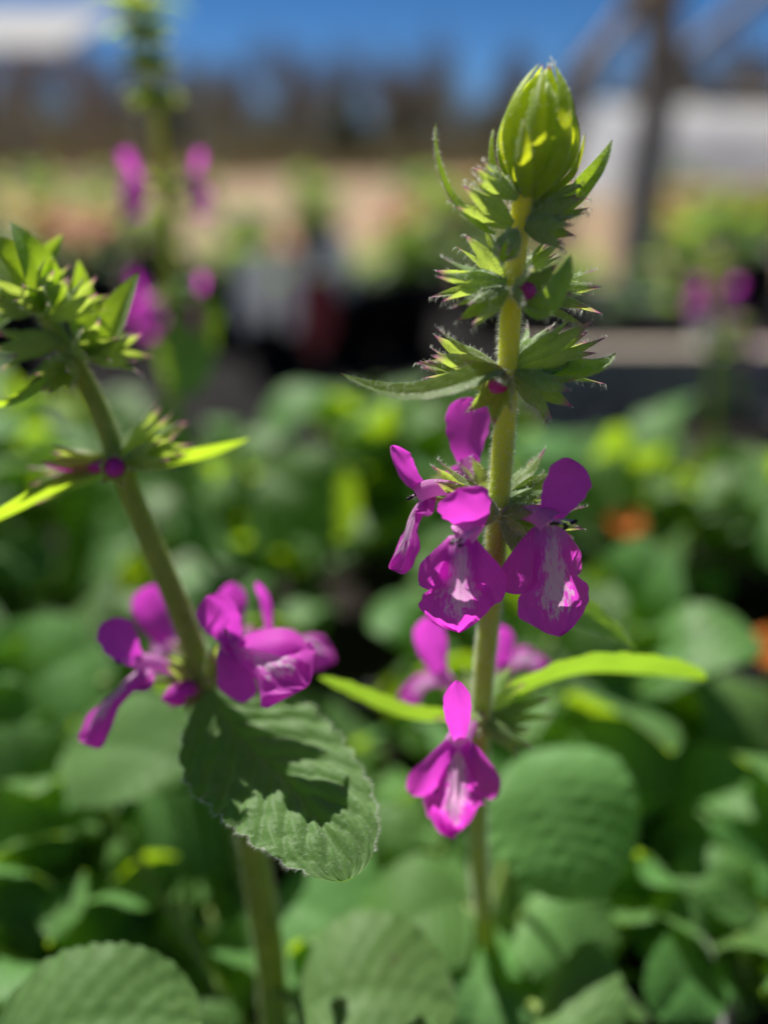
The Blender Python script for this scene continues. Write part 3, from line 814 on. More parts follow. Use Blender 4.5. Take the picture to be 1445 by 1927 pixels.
# calyces of the flowering whorl
for a in [((382, 1280, 0), (300, 1250, -2), 2.4, .25), ((392, 1275, -2), (440, 1215, -7), 2.4, .25), ((386, 1268, 4), (350, 1200, 9), 2.4, .25), ((396, 1272, 3), (470, 1190, 8), 2.4, .3), ((380, 1292, -1), (330, 1318, -5), 2.2, .25), ((398, 1284, 1), (480, 1240, 3), 2.3, .25)]:
    cl(*a, hairs=60)
FL = [
 dict(tube=[(370, 1280, 0), (330, 1262, -2), (285, 1248, -4), (255, 1250, -5)], r1=1.8,
      upper=[(262, 1245, -5), (240, 1225, -6), (222, 1200, -6.5), (205, 1165, -6)], uw=68, un=(.5, -.8, .2), ucup=.3,
      lower=[(275, 1252, -5), (240, 1280, -7), (200, 1325, -9), (150, 1388, -9)], lw=92, ln=(-.75, -.35, .5), lcup=-.4, neck=.6,
      sides=[([(275, 1258, -5), (270, 1285, -8), (262, 1300, -10)], 46, (-.2, -.9, .3))], stamens=[[(262, 1245, -5), (245, 1242, -6), (222, 1248, -7)]]),
 dict(tube=[(385, 1268, 4), (362, 1240, 7), (340, 1222, 10), (322, 1212, 12)],
      upper=[(330, 1215, 12), (312, 1185, 13), (298, 1150, 14), (288, 1100, 14)], uw=90, un=(.1, -1, .1), ucup=.2,
      lower=[(325, 1215, 12), (300, 1220, 15), (285, 1235, 18)], lw=80, ln=(-.3, -.5, .8)),
 dict(tube=[(394, 1276, -2), (415, 1245, -5), (430, 1222, -8), (442, 1210, -10)], r1=2.2,
      upper=[(440, 1212, -9), (428, 1185, -10), (412, 1158, -11), (390, 1122, -11)], uw=74, un=(.2, -.9, .2), ucup=.25,
      lower=[(444, 1210, -10), (480, 1225, -13), (530, 1250, -17), (578, 1290, -18)], lw=150, ln=(.15, -.55, .8), ln1=(.5, -.75, .35), lcup=-.5, ruf=1.6,
      sides=[([(438, 1215, -10), (432, 1245, -12), (440, 1285, -13), (452, 1322, -11)], 78, (-.2, -.95, .2)),
             ([(452, 1205, -10), (490, 1200, -13), (540, 1205, -14), (585, 1232, -13)], 66, (.1, -.3, .95))], stamens=[[(436, 1205, -9), (430, 1192, -11), (426, 1188, -13)]]),
 dict(tube=[(396, 1270, 3), (425, 1225, 6), (440, 1195, 8), (446, 1180, 9)],
      upper=[(448, 1190, 9), (444, 1165, 9.5), (440, 1135, 10), (438, 1096, 10)], uw=52, un=(0, -1, .1), ucup=.3,
      lower=[(450, 1190, 9), (470, 1195, 12), (490, 1200, 15)], lw=70, ln=(.2, -.4, .9)),
 dict(tube=[(400, 1276, 2), (440, 1240, 4), (480, 1212, 6), (505, 1195, 7)],
      upper=[(508, 1195, 7), (512, 1165, 6), (505, 1125, 5), (484, 1094, 4)], uw=38, un=(-.7, -.6, .2), ucup=.5,
      lower=[(510, 1198, 7), (550, 1205, 8), (590, 1215, 9), (628, 1245, 10)], lw=82, ln=(.2, -.2, 1), ln1=(.6, -.5, .6), lcup=-.5,
      sides=[([(505, 1195, 7), (530, 1200, 3), (560, 1225, 1)], 50, (.1, -.6, .8))]),
]
for d in FL: flower_px(lean, LP, d)
young(lean, LP, (372, 1296, -2), (305, 1316, -7), .0021, 0)
young(lean, LP, (212, 876, -2), (88, 876, -3.2), .0013, 0)
young(lean, LP, (216, 876, -4), (216, 884, -9), .0017, 0)

# ================================================================== leaves shared by the plants around
def leaf_template(k, n=30, m=13, hi=True):
    r_ = np.random.default_rng(100 + k)
    L, w = 1.0, 0.37 + 0.07 * r_.random()
    droop = 0.10 + 0.22 * r_.random()
    P = np.array([(0, 0, 0), (.3, 0.02 * r_.normal(), .07), (.65, 0.03 * r_.normal(), .05), (1.0, 0.05 * r_.normal(), -droop)])
    V, F, pc, NN = ribbon(P, (0, 0, 1), (.3, 0, 1), ovate(w), n, m, -0.12, leaf_disp(0.026, 8, 0.16, 0.03, r_.random() * 6), leaf_edge(13, 0.09), 1.25, r_.random())
    # stalk
    Vs, Fs, ps, _ = tube([(-.35, 0, -.06), (-.15, 0, -.01), (.05, 0, 0)], [.022, .02, .015], 6, 5)
    V, F, pc = join([(V, F, pc), (Vs, Fs, ps)])
    return mesh_data('leaf_%d' % k, V, F, 'leaf_far', pc)
LEAVES = [leaf_template(k, 44, 15) for k in range(6)]

def place_leaf(parent, mesh, base, az, el, roll, size, name='leaf'):
    """base in the parent's frame"""
    o = bpy.data.objects.new(name, mesh); COL.objects.link(o); o.parent = parent
    o.matrix_local = Matrix.Translation(Vector(base)) @ Matrix.Rotation(az, 4, 'Z') @ Matrix.Rotation(-el, 4, 'Y') @ Matrix.Rotation(roll, 4, 'X') @ Matrix.Scale(size, 4)
    return o

def leafy_plant(x, y, label, n=18, spread=0.05, top=0.05, size=(0.018, 0.042), seed=1, z=SOIL_Z, group='leafy hedgenettle clumps', keep=None):
    r_ = random.Random(seed)
    t = thing('leafy_clump', label, 'plant', (x, y, z), group)
    stems = []
    for k in range(max(3, n // 5)):
        a = r_.random() * 6.283; q = spread * (0.15 + 0.55 * r_.random()); h = top * (0.35 + 0.65 * r_.random())
        e = np.array([math.cos(a) * q, math.sin(a) * q, h]); stems.append(e)
        V, F, pc, _ = tube([(0.25 * e[0], 0.25 * e[1], -.004), (0.7 * e[0], .7 * e[1], h * .5), tuple(e)], [.0018, .0015, .0012], 7, 6)
        mk('stem', V + np.array([x, y, z]), F, 'stem_far', t, pc)
    for k in range(n):
        e = stems[k % len(stems)]; f = 0.45 + 0.55 * r_.random()
        b = e * np.array([0.5 + f * .5, 0.5 + f * .5, f])
        az = math.atan2(e[1], e[0]) + (k // len(stems)) * 2.0 + r_.uniform(-.8, .8)
        s = r_.uniform(*size)
        b2 = b + np.array([math.cos(az), math.sin(az), 0.15]) * s * 0.33
        if keep is not None and not keep(np.array([x, y, z]) + b2, az, s): continue
        place_leaf(t, LEAVES[r_.randrange(6)], b2, az, R(r_.uniform(-25, 62)), R(r_.uniform(-60, 60)), s)
    return t

# individually placed leaves: the low foliage of the two plants
def low_leaf(parent, base, tip, w, n0=(0, -.45, .9), n1=None, d=(.15, .15), sag=0.004, mat='leaf', **k):
    a, b = at_depth(*base), at_depth(*tip); mid = (a + b) / 2 + np.array([0, 0, sag])
    foot = np.array([wpos(parent)[0] + rng.normal(0, .004), wpos(parent)[1] + rng.normal(0, .004), SOIL_Z])
    k.setdefault('teeth', 14); k.setdefault('amp', .0007); k.setdefault('n', 64); k.setdefault('m', 17); k.setdefault('fold', .1)
    o = leaf(parent, [a, mid, b], n0, n0 if n1 is None else n1, w, 'leaf', mat, cup=-.08, wave=.0008, **k)
    V, F, pc, _ = tube([foot, foot * .4 + a * .6 + np.array([0, 0, .004]), a + (b - a) * .04], [.0014, .0012, .0009], 8, 6)
    mk('leaf_stalk', V, F, 'stem_far', o, pc)
    return o
low_leaf(main, (985, 1420, .180), (1120, 1690, .168), .0170)
low_leaf(main, (1000, 1690, .188), (1120, 1850, .180), .0150, n0=(.2, -.3, .95))
low_leaf(main, (1010, 1440, .215), (1310, 1420, .225), .0180, n0=(0, -.6, .8))
low_leaf(main, (880, 1700, .190), (700, 1790, .180), .0130, n0=(0, -.35, .95))
low_leaf(main, (1010, 1905, .165), (1140, 1985, .155), .0160, n0=(0, -.2, 1))
low_leaf(main, (940, 1800, .185), (880, 1960, .170), .0120, n0=(0, -.3, 1))
low_leaf(lean, (560, 1900, .150), (860, 1895, .152), .0150, n0=(0, -.25, 1))
low_leaf(lean, (520, 1690, .195), (720, 1820, .182), .0160, n0=(.1, -.5, .85))
low_leaf(lean, (-20, 1985, .135), (380, 1925, .140), .0125, n0=(0, -.35, 1))
low_leaf(lean, (430, 1520, .215), (280, 1790, .200), .0200, n0=(0, -.8, .5))
low_leaf(lean, (120, 1420, .200), (375, 1445, .190), .0145, n0=(0, -.45, .9))
low_leaf(lean, (250, 1500, .23), (60, 1640, .225), .0180, n0=(0, -.4, .9))
low_leaf(lean, (440, 1660, .21), (440, 1860, .195), .0130, n0=(0, -.5, .9))

# violet flowers down among the leaves
def low_flower(parent, u, v, d, out, L=.016):
    b = at_depth(u, v, d); return flower_auto(parent, b - unit(np.array(out)) * .008, out, L)
low_flower(lean, 735, 1850, .158, (-.3, -.9, .2), .013)

# ================================================================== POTS
def pot(x, y, label, r=0.082, h=SOIL_Z + 0.012, z0=0.024, mat='pot', group='nursery pots', soil=True, name='nursery_pot'):
    t = thing(name, label, 'pot', (x, y, z0), group)
    prof_ = [(r * .78, 0), (r * .80, .004), (r * .97, h - z0 - .02), (r * .98, h - z0 - .019), (r * 1.03, h - z0 - .018), (r * 1.03, h - z0), (r * 0.99, h - z0), (r * .97, h - z0 - .02), (r * .9, h - z0 - .05)]
    m = 40; ph = np.arange(m) / m * 2 * np.pi
    V = np.array([[(q * math.cos(a), q * math.sin(a), zz) for a in ph] for q, zz in prof_]).reshape(-1, 3) + np.array([x, y, z0])
    F = grid_faces(len(prof_), m, wrap=True); F.append(tuple(range(m))[::-1])
    mk('wall', V, F, mat, t, origin=(x, y, z0))
    if soil:
        rr = np.linspace(0, .975 * r, 12); m2 = 36; ph = np.arange(m2) / m2 * 2 * np.pi
        V = np.array([[(q * math.cos(a), q * math.sin(a), h - z0 - .014 + rng.normal(0, .0012)) for a in ph] for q in rr]).reshape(-1, 3) + np.array([x, y, z0])
        mk('soil', V, grid_faces(12, m2, wrap=True), 'soil', t, origin=(x, y, z0))
    return t
RX = [-.345, -.175, -.005, .165, .335]
for i, x in enumerate(RX):
    for j, y in enumerate((.145, .315)):
        pot(x, y, 'round black plastic nursery pot of dark soil under the leafy clumps')
pot(.22, .50, 'round black plastic nursery pot under the distant pale-stemmed flowering plant')

def keepf(p, az, s):
    # stay clear of the two sharp stems and the hanging leaf
    tip = p + np.array([math.cos(az), math.sin(az), 0]) * s
    for q in (p, tip, (p + tip) / 2):
        if q[1] < 0.150 and -0.080 < q[0] < 0.046: return False
        if q[1] < 0.120 and q[0] < 0.08: return False
        if abs(q[0] - base_main[0]) < .02 and q[1] < base_main[1] + .012: return False
    return True
LAND = {'the sharp flower stem': (.02, .11), 'the leaning flower stem': (-.035, .135), 'the tall blurred flower stem': (-.075, .27), 'the small orange flower': (.075, .22), 'the far pale-stemmed flower': (.2, .48)}
SEEN = {}
ORD = ['nearest to', 'second nearest to', 'third nearest to', 'fourth nearest to', 'fifth nearest to', 'sixth nearest to', 'seventh nearest to', 'eighth nearest to', 'ninth nearest to', 'tenth nearest to', 'farther out from']
def relabel(kind, things):
    """one label each: by the landmark that a clump grows closest to, in order of distance"""
    by = {}
    for o in things:
        x, y = o.location[0], o.location[1]
        k = min(LAND, key=lambda q: math.hypot(LAND[q][0] - x, LAND[q][1] - y)); by.setdefault(k, []).append((math.hypot(LAND[k][0] - x, LAND[k][1] - y), o))
    for k, L_ in by.items():
        for i, (d, o) in enumerate(sorted(L_, key=lambda q: q[0])): o['label'] = '%s, %s %s' % (kind, ORD[min(i, 10)], k)
LBL = 'leafy green clump with scalloped quilted leaves and no flowers'
sd_ = 0
for i, x in enumerate(RX):
    for j, y in enumerate((.145, .315)):
        for k in range(3 if j else 2):
            sd_ += 1
            a = k * 2.4 + sd_
            xx, yy = x + .045 * math.cos(a), y + .045 * math.sin(a)
            if j == 0 and i == 2: xx, yy = x + (-.055 if k else .045), y + .055
            tp = (.092 if j else .062)
            if x > .1: tp *= .72
            leafy_plant(xx, yy, LBL, n=44 if j else 40, spread=.064, top=tp, seed=sd_ * 7 + 1, keep=keepf if j == 0 else None)

for i, (u, v, h, n) in enumerate([(1250, 1640, .028, 20), (1400, 1580, .034, 24), (1330, 1800, .026, 20), (1190, 1790, .022, 16), (1430, 1900, .026, 20), (1060, 1640, .020, 14), (650, 1620, .024, 18), (770, 1580, .028, 20), (50, 1580, .034, 24), (150, 1760, .026, 20), (20, 1880, .022, 16), (320, 1640, .026, 20), (560, 1560, .026, 18), (700, 1750, .016, 14), (400, 1800, .014, 14), (830, 1700, .018, 14), (1050, 1880, .012, 12), (260, 1880, .010, 12), (620, 1850, .010, 12)]):
    r_0 = ray(u, v); d0 = (SOIL_Z - CAMZ) / r_0[2]; q0 = np.array([0, 0, CAMZ]) + r_0 * d0
    leafy_plant(q0[0], q0[1], 'small low leafy clump at the foot of the flowering stems', n=int(n * .7), spread=.026, top=h, size=(.010, .024), seed=300 + i, group='small leafy clumps')

# ================================================================== OTHER FLOWERING PLANTS
def flowering(u, vtop, vbase, depth, label, k=0.1, nodes=(), r=.0015, u2=None, L=.018, leaves=()):
    pl = Plane(u, (vtop + vbase) / 2, depth, k); pl.scale = depth / FPX
    u2 = u if u2 is None else u2
    b = pl(u2, vbase); t = thing('hedgenettle_plant', label, 'plant', (b[0], b[1], SOIL_Z), 'flowering hedgenettles')
    top = pl(u, vtop); mid = (b + top) / 2 + np.array([.004, 0, 0])
    P = [np.array([b[0], b[1], SOIL_Z - .004]), b, mid, top]
    if b[2] < SOIL_Z + .005: P = [np.array([b[0], b[1], SOIL_Z - .004]), mid, top]
    V, F, pc, NN = tube(P, [r * 1.3, r * 1.2, r, r * .7], 30, 10)
    st = mk('stem', V, F, 'stem', t, pc)
    for (v, kind) in nodes:
        f = (v - vbase) / (vtop - vbase)
        c = spline([b, mid, top], 3, [f])[0]
        for q in range(6):
            a = q * math.pi / 3 + v; d = np.array([math.cos(a), math.sin(a), .25])
            calyx(t, c, c + d * .0085, .0021, .3, hairs=0)
        if kind:
            for a in kind: flower_auto(t, c + np.array([math.cos(a), math.sin(a), .2]) * .002, (math.cos(a), math.sin(a), -.05), L)
        for q in (0, 1):
            a = v * 1.3 + q * math.pi; d = np.array([math.cos(a), math.sin(a), 0])
            leaf(t, [c, c + d * .009 + np.array([0, 0, .003]), c + d * .019 + np.array([0, 0, .001])], (0, 0, 1), (0, 0, 1), .0026, 'bract', 'bract', shape='lanceolate', n=16, m=7)
    for P, w, n0 in leaves:
        leaf(t, [P3(pl, q) for q in P], n0, n0, w * pl.scale / 2, 'leaf', 'leaf', n=40, m=13, teeth=12, amp=.0006)
    return t, pl
t3, pl3 = flowering(255, -20, 720, .275, 'tall blurred magenta-flowered plant behind the leaning one', .12, r=.0021, u2=322,
    nodes=[(15, ()), (60, ()), (110, ()), (175, ()), (330, (math.pi, -.3, -2.2)), (560, (math.pi * .9, -.5, -2.0))],
    leaves=[([(322, 560, 0), (345, 590, -6), (352, 660, -10), (345, 745, -10)], 120, (.1, -.9, .2)),
            ([(322, 560, 0), (350, 550, 2), (380, 575, 3), (405, 620, 3)], 70, (.3, -.3, .9)),
            ([(285, 345, 0), (262, 370, -4), (240, 410, -6), (225, 445, -6)], 40, (-.4, -.5, .7))])
flowering(1345, 490, 1080, .47, 'far magenta-flowered plant with a pale stem near the plank edging', .05, r=.0022, u2=1318, nodes=[(500, ()), (555, (-1.3, -2.6, .4, 2.6)), (640, ()), (870, ())], L=.018)
flowering(1385, 600, 1000, .60, 'farthest magenta-flowered plant with a single whorl, by the timber post', .05, r=.002, u2=1390, nodes=[(610, ()), (655, (-1.3, )), (860, ())], L=.016)

# ================================================================== THINGS ON THE GROUND BEHIND
def gpt(u, v, z=0.024):
    r_ = ray(u, v); d = (z - CAMZ) / r_[2]; return np.array([0, 0, CAMZ]) + r_ * d

# small blossoms and round leaves for the far pots
def blossom_mesh(mat, k):
    parts = []
    for q in range(12):
        a = q / 12 * 6.283 + (q % 2) * .1; d = np.array([math.cos(a), math.sin(a), 0])
        V, F, pc, _ = ribbon([d * .1, d * .55 + np.array([0, 0, .22]), d * 1.0 + np.array([0, 0, .1 + .1 * (q % 2)])], (0, 0, 1), (0, 0, 1), prof([0, .5, 1], [.1, .22, .2], .7), 7, 5)
        parts.append((V, F, pc))
    V, F, pc, _ = tube([(0, 0, -.05), (0, 0, .12), (0, 0, .2)], [.25, .26, .08], 5, 10); parts.append((V, F, pc))
    V, F, pc = join(parts); return mesh_data('blossom_%d' % k, V, F, mat, pc)
BLOS = {'orange': blossom_mesh('orange_petal', 0), 'yellow': blossom_mesh('yellow_petal', 1)}
def potted(x, y, label, r=.075, h=.15, top=.10, n=26, blossoms=0, color='orange', mat='pot', seed=1, z0=0.026, name='potted_plant', lsize=(.03, .055)):
    r_ = random.Random(seed)
    t = thing(name, label, 'plant', (x, y, z0), 'potted nursery plants')
    m = 28; ph = np.arange(m) / m * 2 * np.pi
    pr = [(r * .75, 0), (r * .97, h - .02), (r * 1.04, h - .019), (r * 1.04, h), (r * .98, h), (r * .95, h - .03)]
    V = np.array([[(q * math.cos(a), q * math.sin(a), zz) for a in ph] for q, zz in pr]).reshape(-1, 3) + np.array([x, y, z0])
    F = grid_faces(len(pr), m, wrap=True); F.append(tuple(range(m))[::-1])
    mk('pot', V, F, mat, t, origin=(x, y, z0))
    V = np.array([[(q * math.cos(a), q * math.sin(a), h - .015 + rng.normal(0, .001)) for a in ph] for q in (0, r * .5, r * .95)]).reshape(-1, 3) + np.array([x, y, z0])
    mk('soil', V, grid_faces(3, m, wrap=True), 'soil', t, origin=(x, y, z0))
    for k in range(n):
        a = r_.random() * 6.283; q = r * r_.random() * .8; hh = h - .01 + top * r_.random() * .8; s = r_.uniform(*lsize)
        place_leaf(t, LEAVES[r_.randrange(6)], (q * math.cos(a), q * math.sin(a), hh), a + r_.uniform(-.6, .6), R(r_.uniform(0, 50)), R(r_.uniform(-40, 40)), s)
    if n:
        V, F, pc, _ = tube([(x, y, z0 + h - .02), (x + .003, y, z0 + h + top * .4), (x, y + .003, z0 + h + top * .8)], [.004, .003, .002], 6, 6); mk('stem', V, F, 'stem_far', t, pc)
    for k in range(blossoms):
        a = r_.random() * 6.283; q = r * r_.random(); hh = h + top * r_.uniform(.6, 1.0)
        o = bpy.data.objects.new('blossom', BLOS[color]); COL.objects.link(o); o.parent = t
        o.location = (q * math.cos(a), q * math.sin(a), hh); o.scale = [r_.uniform(.018, .028)] * 3; o.rotation_euler = (r_.uniform(.2, .9), r_.uniform(-.4, .4), 0)
    return t
pots = [
 # u, v of the pot's foot, kind
 (185, 640, 'potted plant covered in orange blossoms, beside the yellow-blossomed pot', dict(blossoms=14, color='orange', top=.10, n=24)),
 (85, 600, 'potted plant covered in yellow blossoms, beside the orange-blossomed pot', dict(blossoms=12, color='yellow', top=.10, n=26)),
 (430, 640, 'low potted plant in a black pot, between the flower stem and the white labels', dict(top=.05, n=14)),
 (530, 690, 'bare black pot of soil standing beside the white labels', dict(n=3, top=.02)),
 (500, 605, 'black pot with a thin low plant behind the white labels', dict(n=8, top=.03, blossoms=3, color='orange')),
 (655, 680, 'black pot with sparse low leaves beside the red label', dict(n=10, top=.04)),
 (760, 660, 'potted green plant with a few orange blossoms right of the red label', dict(n=34, top=.12, blossoms=5)),
 (820, 560, 'bushy green potted plant with loose leaves behind the sharp flower stem', dict(n=40, top=.20)),
 (1060, 700, 'black pot with low leaves beside the terracotta pot', dict(n=8, top=.03)),
 (1150, 760, 'wide black pot, nearly bare, in front of the timber post', dict(n=5, top=.02)),
 (1270, 700, 'bushy potted plant with broad leaves beside the timber post', dict(n=46, top=.17)),
 (1400, 600, 'leafy yellowish potted plant in front of the lumber stack', dict(n=40, top=.16, blossoms=4, color='yellow')),
 (930, 620, 'low black pot with short leaves behind the sharp stem', dict(n=20, top=.06)),
 (310, 590, 'bushy potted plant behind the tall blurred flower stem', dict(n=40, top=.12)),
 (20, 690, 'leafy black pot at the edge of the dark weed mat', dict(n=30, top=.08)),
]
for i, (u, v, lb, kw) in enumerate(pots):
    p = gpt(u, v); potted(p[0], p[1], lb, seed=50 + i, **kw)
p = gpt(1048, 650); potted(p[0], p[1], 'orange terracotta pot with a low green plant', mat='terracotta', seed=90, n=16, top=.05, r=.06, h=.12)
p = gpt(700, 585); potted(p[0], p[1], 'small terracotta pot with bare stems among the black pots', mat='terracotta', seed=91, n=8, top=.05, r=.05, h=.10)
# low orange flowers in the near beds
p = gpt(1165, 1075, SOIL_Z + .02); 
def marigold(x, y, z, label, seed):
    t = thing('marigold', label, 'flower', (x, y, z), 'low orange flowers')
    V, F, pc, _ = tube([(x, y, z), (x + .002, y, z + .02), (x, y, z + .045)], [.0016, .0014, .0012], 8, 6); mk('stem', V, F, 'stem_far', t, pc)
    o = bpy.data.objects.new('blossom', BLOS['orange']); COL.objects.link(o); o.parent = t; o.location = (0, 0, .045); o.scale = (.008,) * 3; o.rotation_euler = (.5, .1, 0)
    for k in range(4): place_leaf(t, LEAVES[k], (0, 0, .012 + .006 * k), k * 1.7, .4, .2, .016)
marigold(p[0], p[1], SOIL_Z - .003, 'small orange flower among the clumps right of the sharp stem', 1)
p = gpt(1440, 1290, SOIL_Z + .03); marigold(p[0], p[1], SOIL_Z - .003, 'small orange flower among leaves beside the large right-hand clump', 2)

# plant labels
def plant_tag(u, v, h, w, mat, label, tilt=0.0, z=.155):
    p = gpt(u, v, z); t = thing('plant_label', label, 'label', p, 'plastic plant labels')
    out = [(-w / 2, .35 * h), (w / 2, .35 * h), (w / 2, h * .96), (w * .4, h), (-w * .4, h), (-w / 2, h * .96)]
    st = [(-.15 * w, 0), (.15 * w, 0), (w / 2, .35 * h), (-w / 2, .35 * h)]
    def slab(o2, th=.0015):
        n = len(o2); V = [(x, -th, z) for x, z in o2] + [(x, th, z) for x, z in o2]
        F = [tuple(range(n)), tuple(range(2 * n - 1, n - 1, -1))] + [(i, i + n, (i + 1) % n + n, (i + 1) % n) for i in range(n)]
        return np.array(V) + p, F
    V, F = slab(out); mk('card', V, F, mat, t, smooth=False, origin=p)
    V, F = slab(st); mk('stake', V, F, mat, t, smooth=False, origin=p)
    t.rotation_euler = (R(-8), tilt, R(random.uniform(-25, 25)))
for i, (u, v, tl) in enumerate([(465, 622, .05), (500, 612, -.04), (548, 628, .08), (612, 560, 0.02), (650, 560, -.06), (1315, 735, .05)]):
    plant_tag(u, v, .10 if i < 5 else .07, .030, 'white_plastic', 'white plastic plant label standing in the black pots' if i < 5 else 'short white plant label standing alone near the plank edging', tl)
plant_tag(592, 668, .09, .045, 'red_plastic', 'single red plastic plant label in a black pot')
# more rows of pots farther out on the bare ground
far_kinds = ['low green', 'bushy dark green', 'straw coloured', 'yellow-blossomed', 'orange-blossomed']
fr = random.Random(21)
for i in range(22):
    u = -60 + (i * 137) % 1500 + fr.uniform(-40, 40); v = fr.choice((395, 415, 440, 470, 505)) + fr.uniform(-8, 8)
    if 390 < u < 720 and v < 470: continue
    if 1100 < u < 1260: continue
    p = gpt(u, v, 0.0); kd = i % 5
    potted(p[0], p[1], far_kinds[kd] + ' potted plant in the far rows on the bare ground', seed=200 + i, z0=-.002, n=(18, 40, 24, 26, 26)[kd], top=(.06, .2, .16, .14, .14)[kd], blossoms=(0, 0, 0, 10, 10)[kd], color='yellow' if kd == 3 else 'orange', r=.09, h=.16, lsize=(.04, .08))
# plank edging on the right
def plank(x0, x1, y, z0, h, th, label, ang=0):
    V, F = box(x0, x1, -th / 2, th / 2, 0, h)
    me = mesh_data('plank', V, F, 'lumber', None, False); o = bpy.data.objects.new('plank', me); COL.objects.link(o)
    o.location = (0, y, z0); o.rotation_euler[2] = ang
    b = o.modifiers.new('b', 'BEVEL'); b.width = .003; b.segments = 2
    return o
g = thing('plank_edging', 'weathered plank edging on short pegs behind the right-hand clumps', 'edging', (.35, .68, 0.024))
for z in (0.024, 0.126):
    V, F = box(.12, 1.0, .665, .695, z, z + .1); mk('plank', V, F, 'wood', g, smooth=False)
for x in (.2, .6, .95):
    V, F = box(x - .02, x + .02, .697, .735, 0.0, .21); mk('peg', V, F, 'wood', g, smooth=False)

# timber trellis: post, braces and rails of rough poles
def pole(parent, a, b, r, name, mat='wood', n=10):
    a, b = np.asarray(a, float), np.asarray(b, float)
    P = [a + (b - a) * t + (rng.normal(0, r * .12, 3) if 0 < t < 1 else 0) for t in np.linspace(0, 1, 6)]
    V, F, pc, _ = tube(P, [r * 1.05, r, r * .97, r * .9], 14, n); return mk(name, V, F, mat, parent, pc)
TD = 1.95
def tp(u, v, y=TD):
    r_ = ray(u, v); return np.array([0, 0, CAMZ]) + r_ * (y / r_[1])
foot = tp(1185, 622); foot[2] = 0
t = thing('timber_trellis', 'grey timber post with crossed rustic braces in front of the white tunnel', 'trellis', (foot[0], foot[1], 0))
post_top = tp(1266, -160)
pole(t, foot - np.array([0, 0, .02]), post_top, .043, 'post')
pole(t, tp(1088, 150, TD - .05), tp(1262, -60, TD - .05), .020, 'brace', 'lumber')
pole(t, tp(1172, -30, TD - .06), tp(1345, 195, TD - .06), .019, 'brace')
pole(t, tp(1480, -40, TD + .05), tp(1268, 120, TD + .05), .019, 'brace')
pole(t, tp(1325, 186, TD), tp(2000, 205, TD), .016, 'rail')
foot2 = tp(1960, 640); foot2[2] = 0
pole(t, foot2 - np.array([0, 0, .02]), tp(2070, -160), .034, 'post')
pole(t, tp(1240, -120, TD + .06), tp(2080, -120, TD + .06), .022, 'rail')
pole(t, tp(1088, 150, TD - .05), tp(1130, 150, TD - .05), .015, 'stub', 'lumber')

# pallet stack
def pallet(x, y, z, label):
    t = thing('pallet', label, 'pallet', (x, y, z), 'stacked wooden pallets')
    for j in range(3):
        V, F = box(x - .6, x + .6, y + j * .36, y + j * .36 + .09, z + .017, z + .087); mk('bearer', V, F, 'lumber', t, smooth=False)
    for zz in (0.0, .088):
        for j in range(5):
            V, F = box(x - .6 + j * .27, x - .6 + j * .27 + .12, y - .01, y + .83, z + zz, z + zz + .016); mk('board', V, F, 'lumber', t, smooth=False)
    return t
for i, lb in enumerate(['pale wooden pallet lying on the bare ground, lowest of its stack', 'pale wooden pallet lying on top of the stack']):
    pallet(1.98 + .03 * i, 4.0 - .02 * i, 0.025 + .107 * i, lb)

# white tunnel greenhouse
def tunnel():
    x0, x1, y, r, h = 2.35, 16.0, 9.8, 1.15, 0.92
    t = thing('tunnel_greenhouse', 'long low white plastic tunnel behind the timber post', 'greenhouse', (x0, y, 0))
    ph = np.linspace(0, math.pi, 25); xs = np.linspace(x0, x1, 40)
    sag = lambda i: .03 * math.sin(i * 2.1) - (.05 if i % 3 == 1 else 0)
    V = np.array([[(x, y - math.cos(a) * r, math.sin(a) ** .8 * (h + sag(i))) for a in ph] for i, x in enumerate(xs)]).reshape(-1, 3)
    mk('cover', V, grid_faces(40, 25), 'poly', t, origin=(x0, y, 0))
    for e in (x0, ):
        P = [(e, y - math.cos(a) * r * .995, math.sin(a) ** .8 * h * .985) for a in ph]; n = len(P)
        V = np.array(P + [(e + .03, b, c) for _, b, c in P]); F = [tuple(range(n)), tuple(range(2 * n - 1, n - 1, -1))] + [(i, i + n, i + n + 1, i + 1) for i in range(n - 1)]
        mk('end_wall', V, F, 'poly', t, smooth=False, origin=(x0, y, 0))
    for i in range(0, 40, 3):
        V, F, pc, _ = tube([(xs[i], y - math.cos(a) * (r - .03), math.sin(a) ** .8 * (h - .06)) for a in ph[::3]], [.015, .015], 20, 6); mk('hoop', V, F, 'steel', t, pc)
    V, F = box(x0, x1, y - r - .06, y - r - .01, 0, .14); mk('base_board', V, F, 'lumber', t, smooth=False)
tunnel()
# lean-to shelter with pale roof, upper left
def shelter():
    Y = 13.0
    a = tp(-700, 60, Y); b = tp(118, 95, Y)
    t = thing('open_shelter', 'open shelter with pale sloping roof and brown posts', 'shelter', (b[0], Y, 0))
    z = b[2]
    for k in range(8):
        x1_ = b[0] - k * 1.0
        V, F = box(x1_ - .98, x1_, Y, Y + 3.5, 0, .03); V[:, 2] += z + .02 + (V[:, 1] - Y) * .28; mk('roof_sheet', V, F, 'roofing', t, smooth=False, origin=(b[0], Y, 0))
    V, F = box(b[0] - 8, b[0], Y + .05, Y + .2, z - .16, z - .005); mk('beam', V, F, 'wood', t, smooth=False)
    for x in (b[0] - .85, b[0] - 4.0, b[0] - 7.5):
        pole(t, (x, Y + .12, 0), (x, Y + .12, z - .14), .10, 'post')
    for x in (b[0] - .85, b[0] - 4.0):
        pole(t, (x, Y + 3.2, 0), (x, Y + 3.2, z + .85), .09, 'post')
shelter()

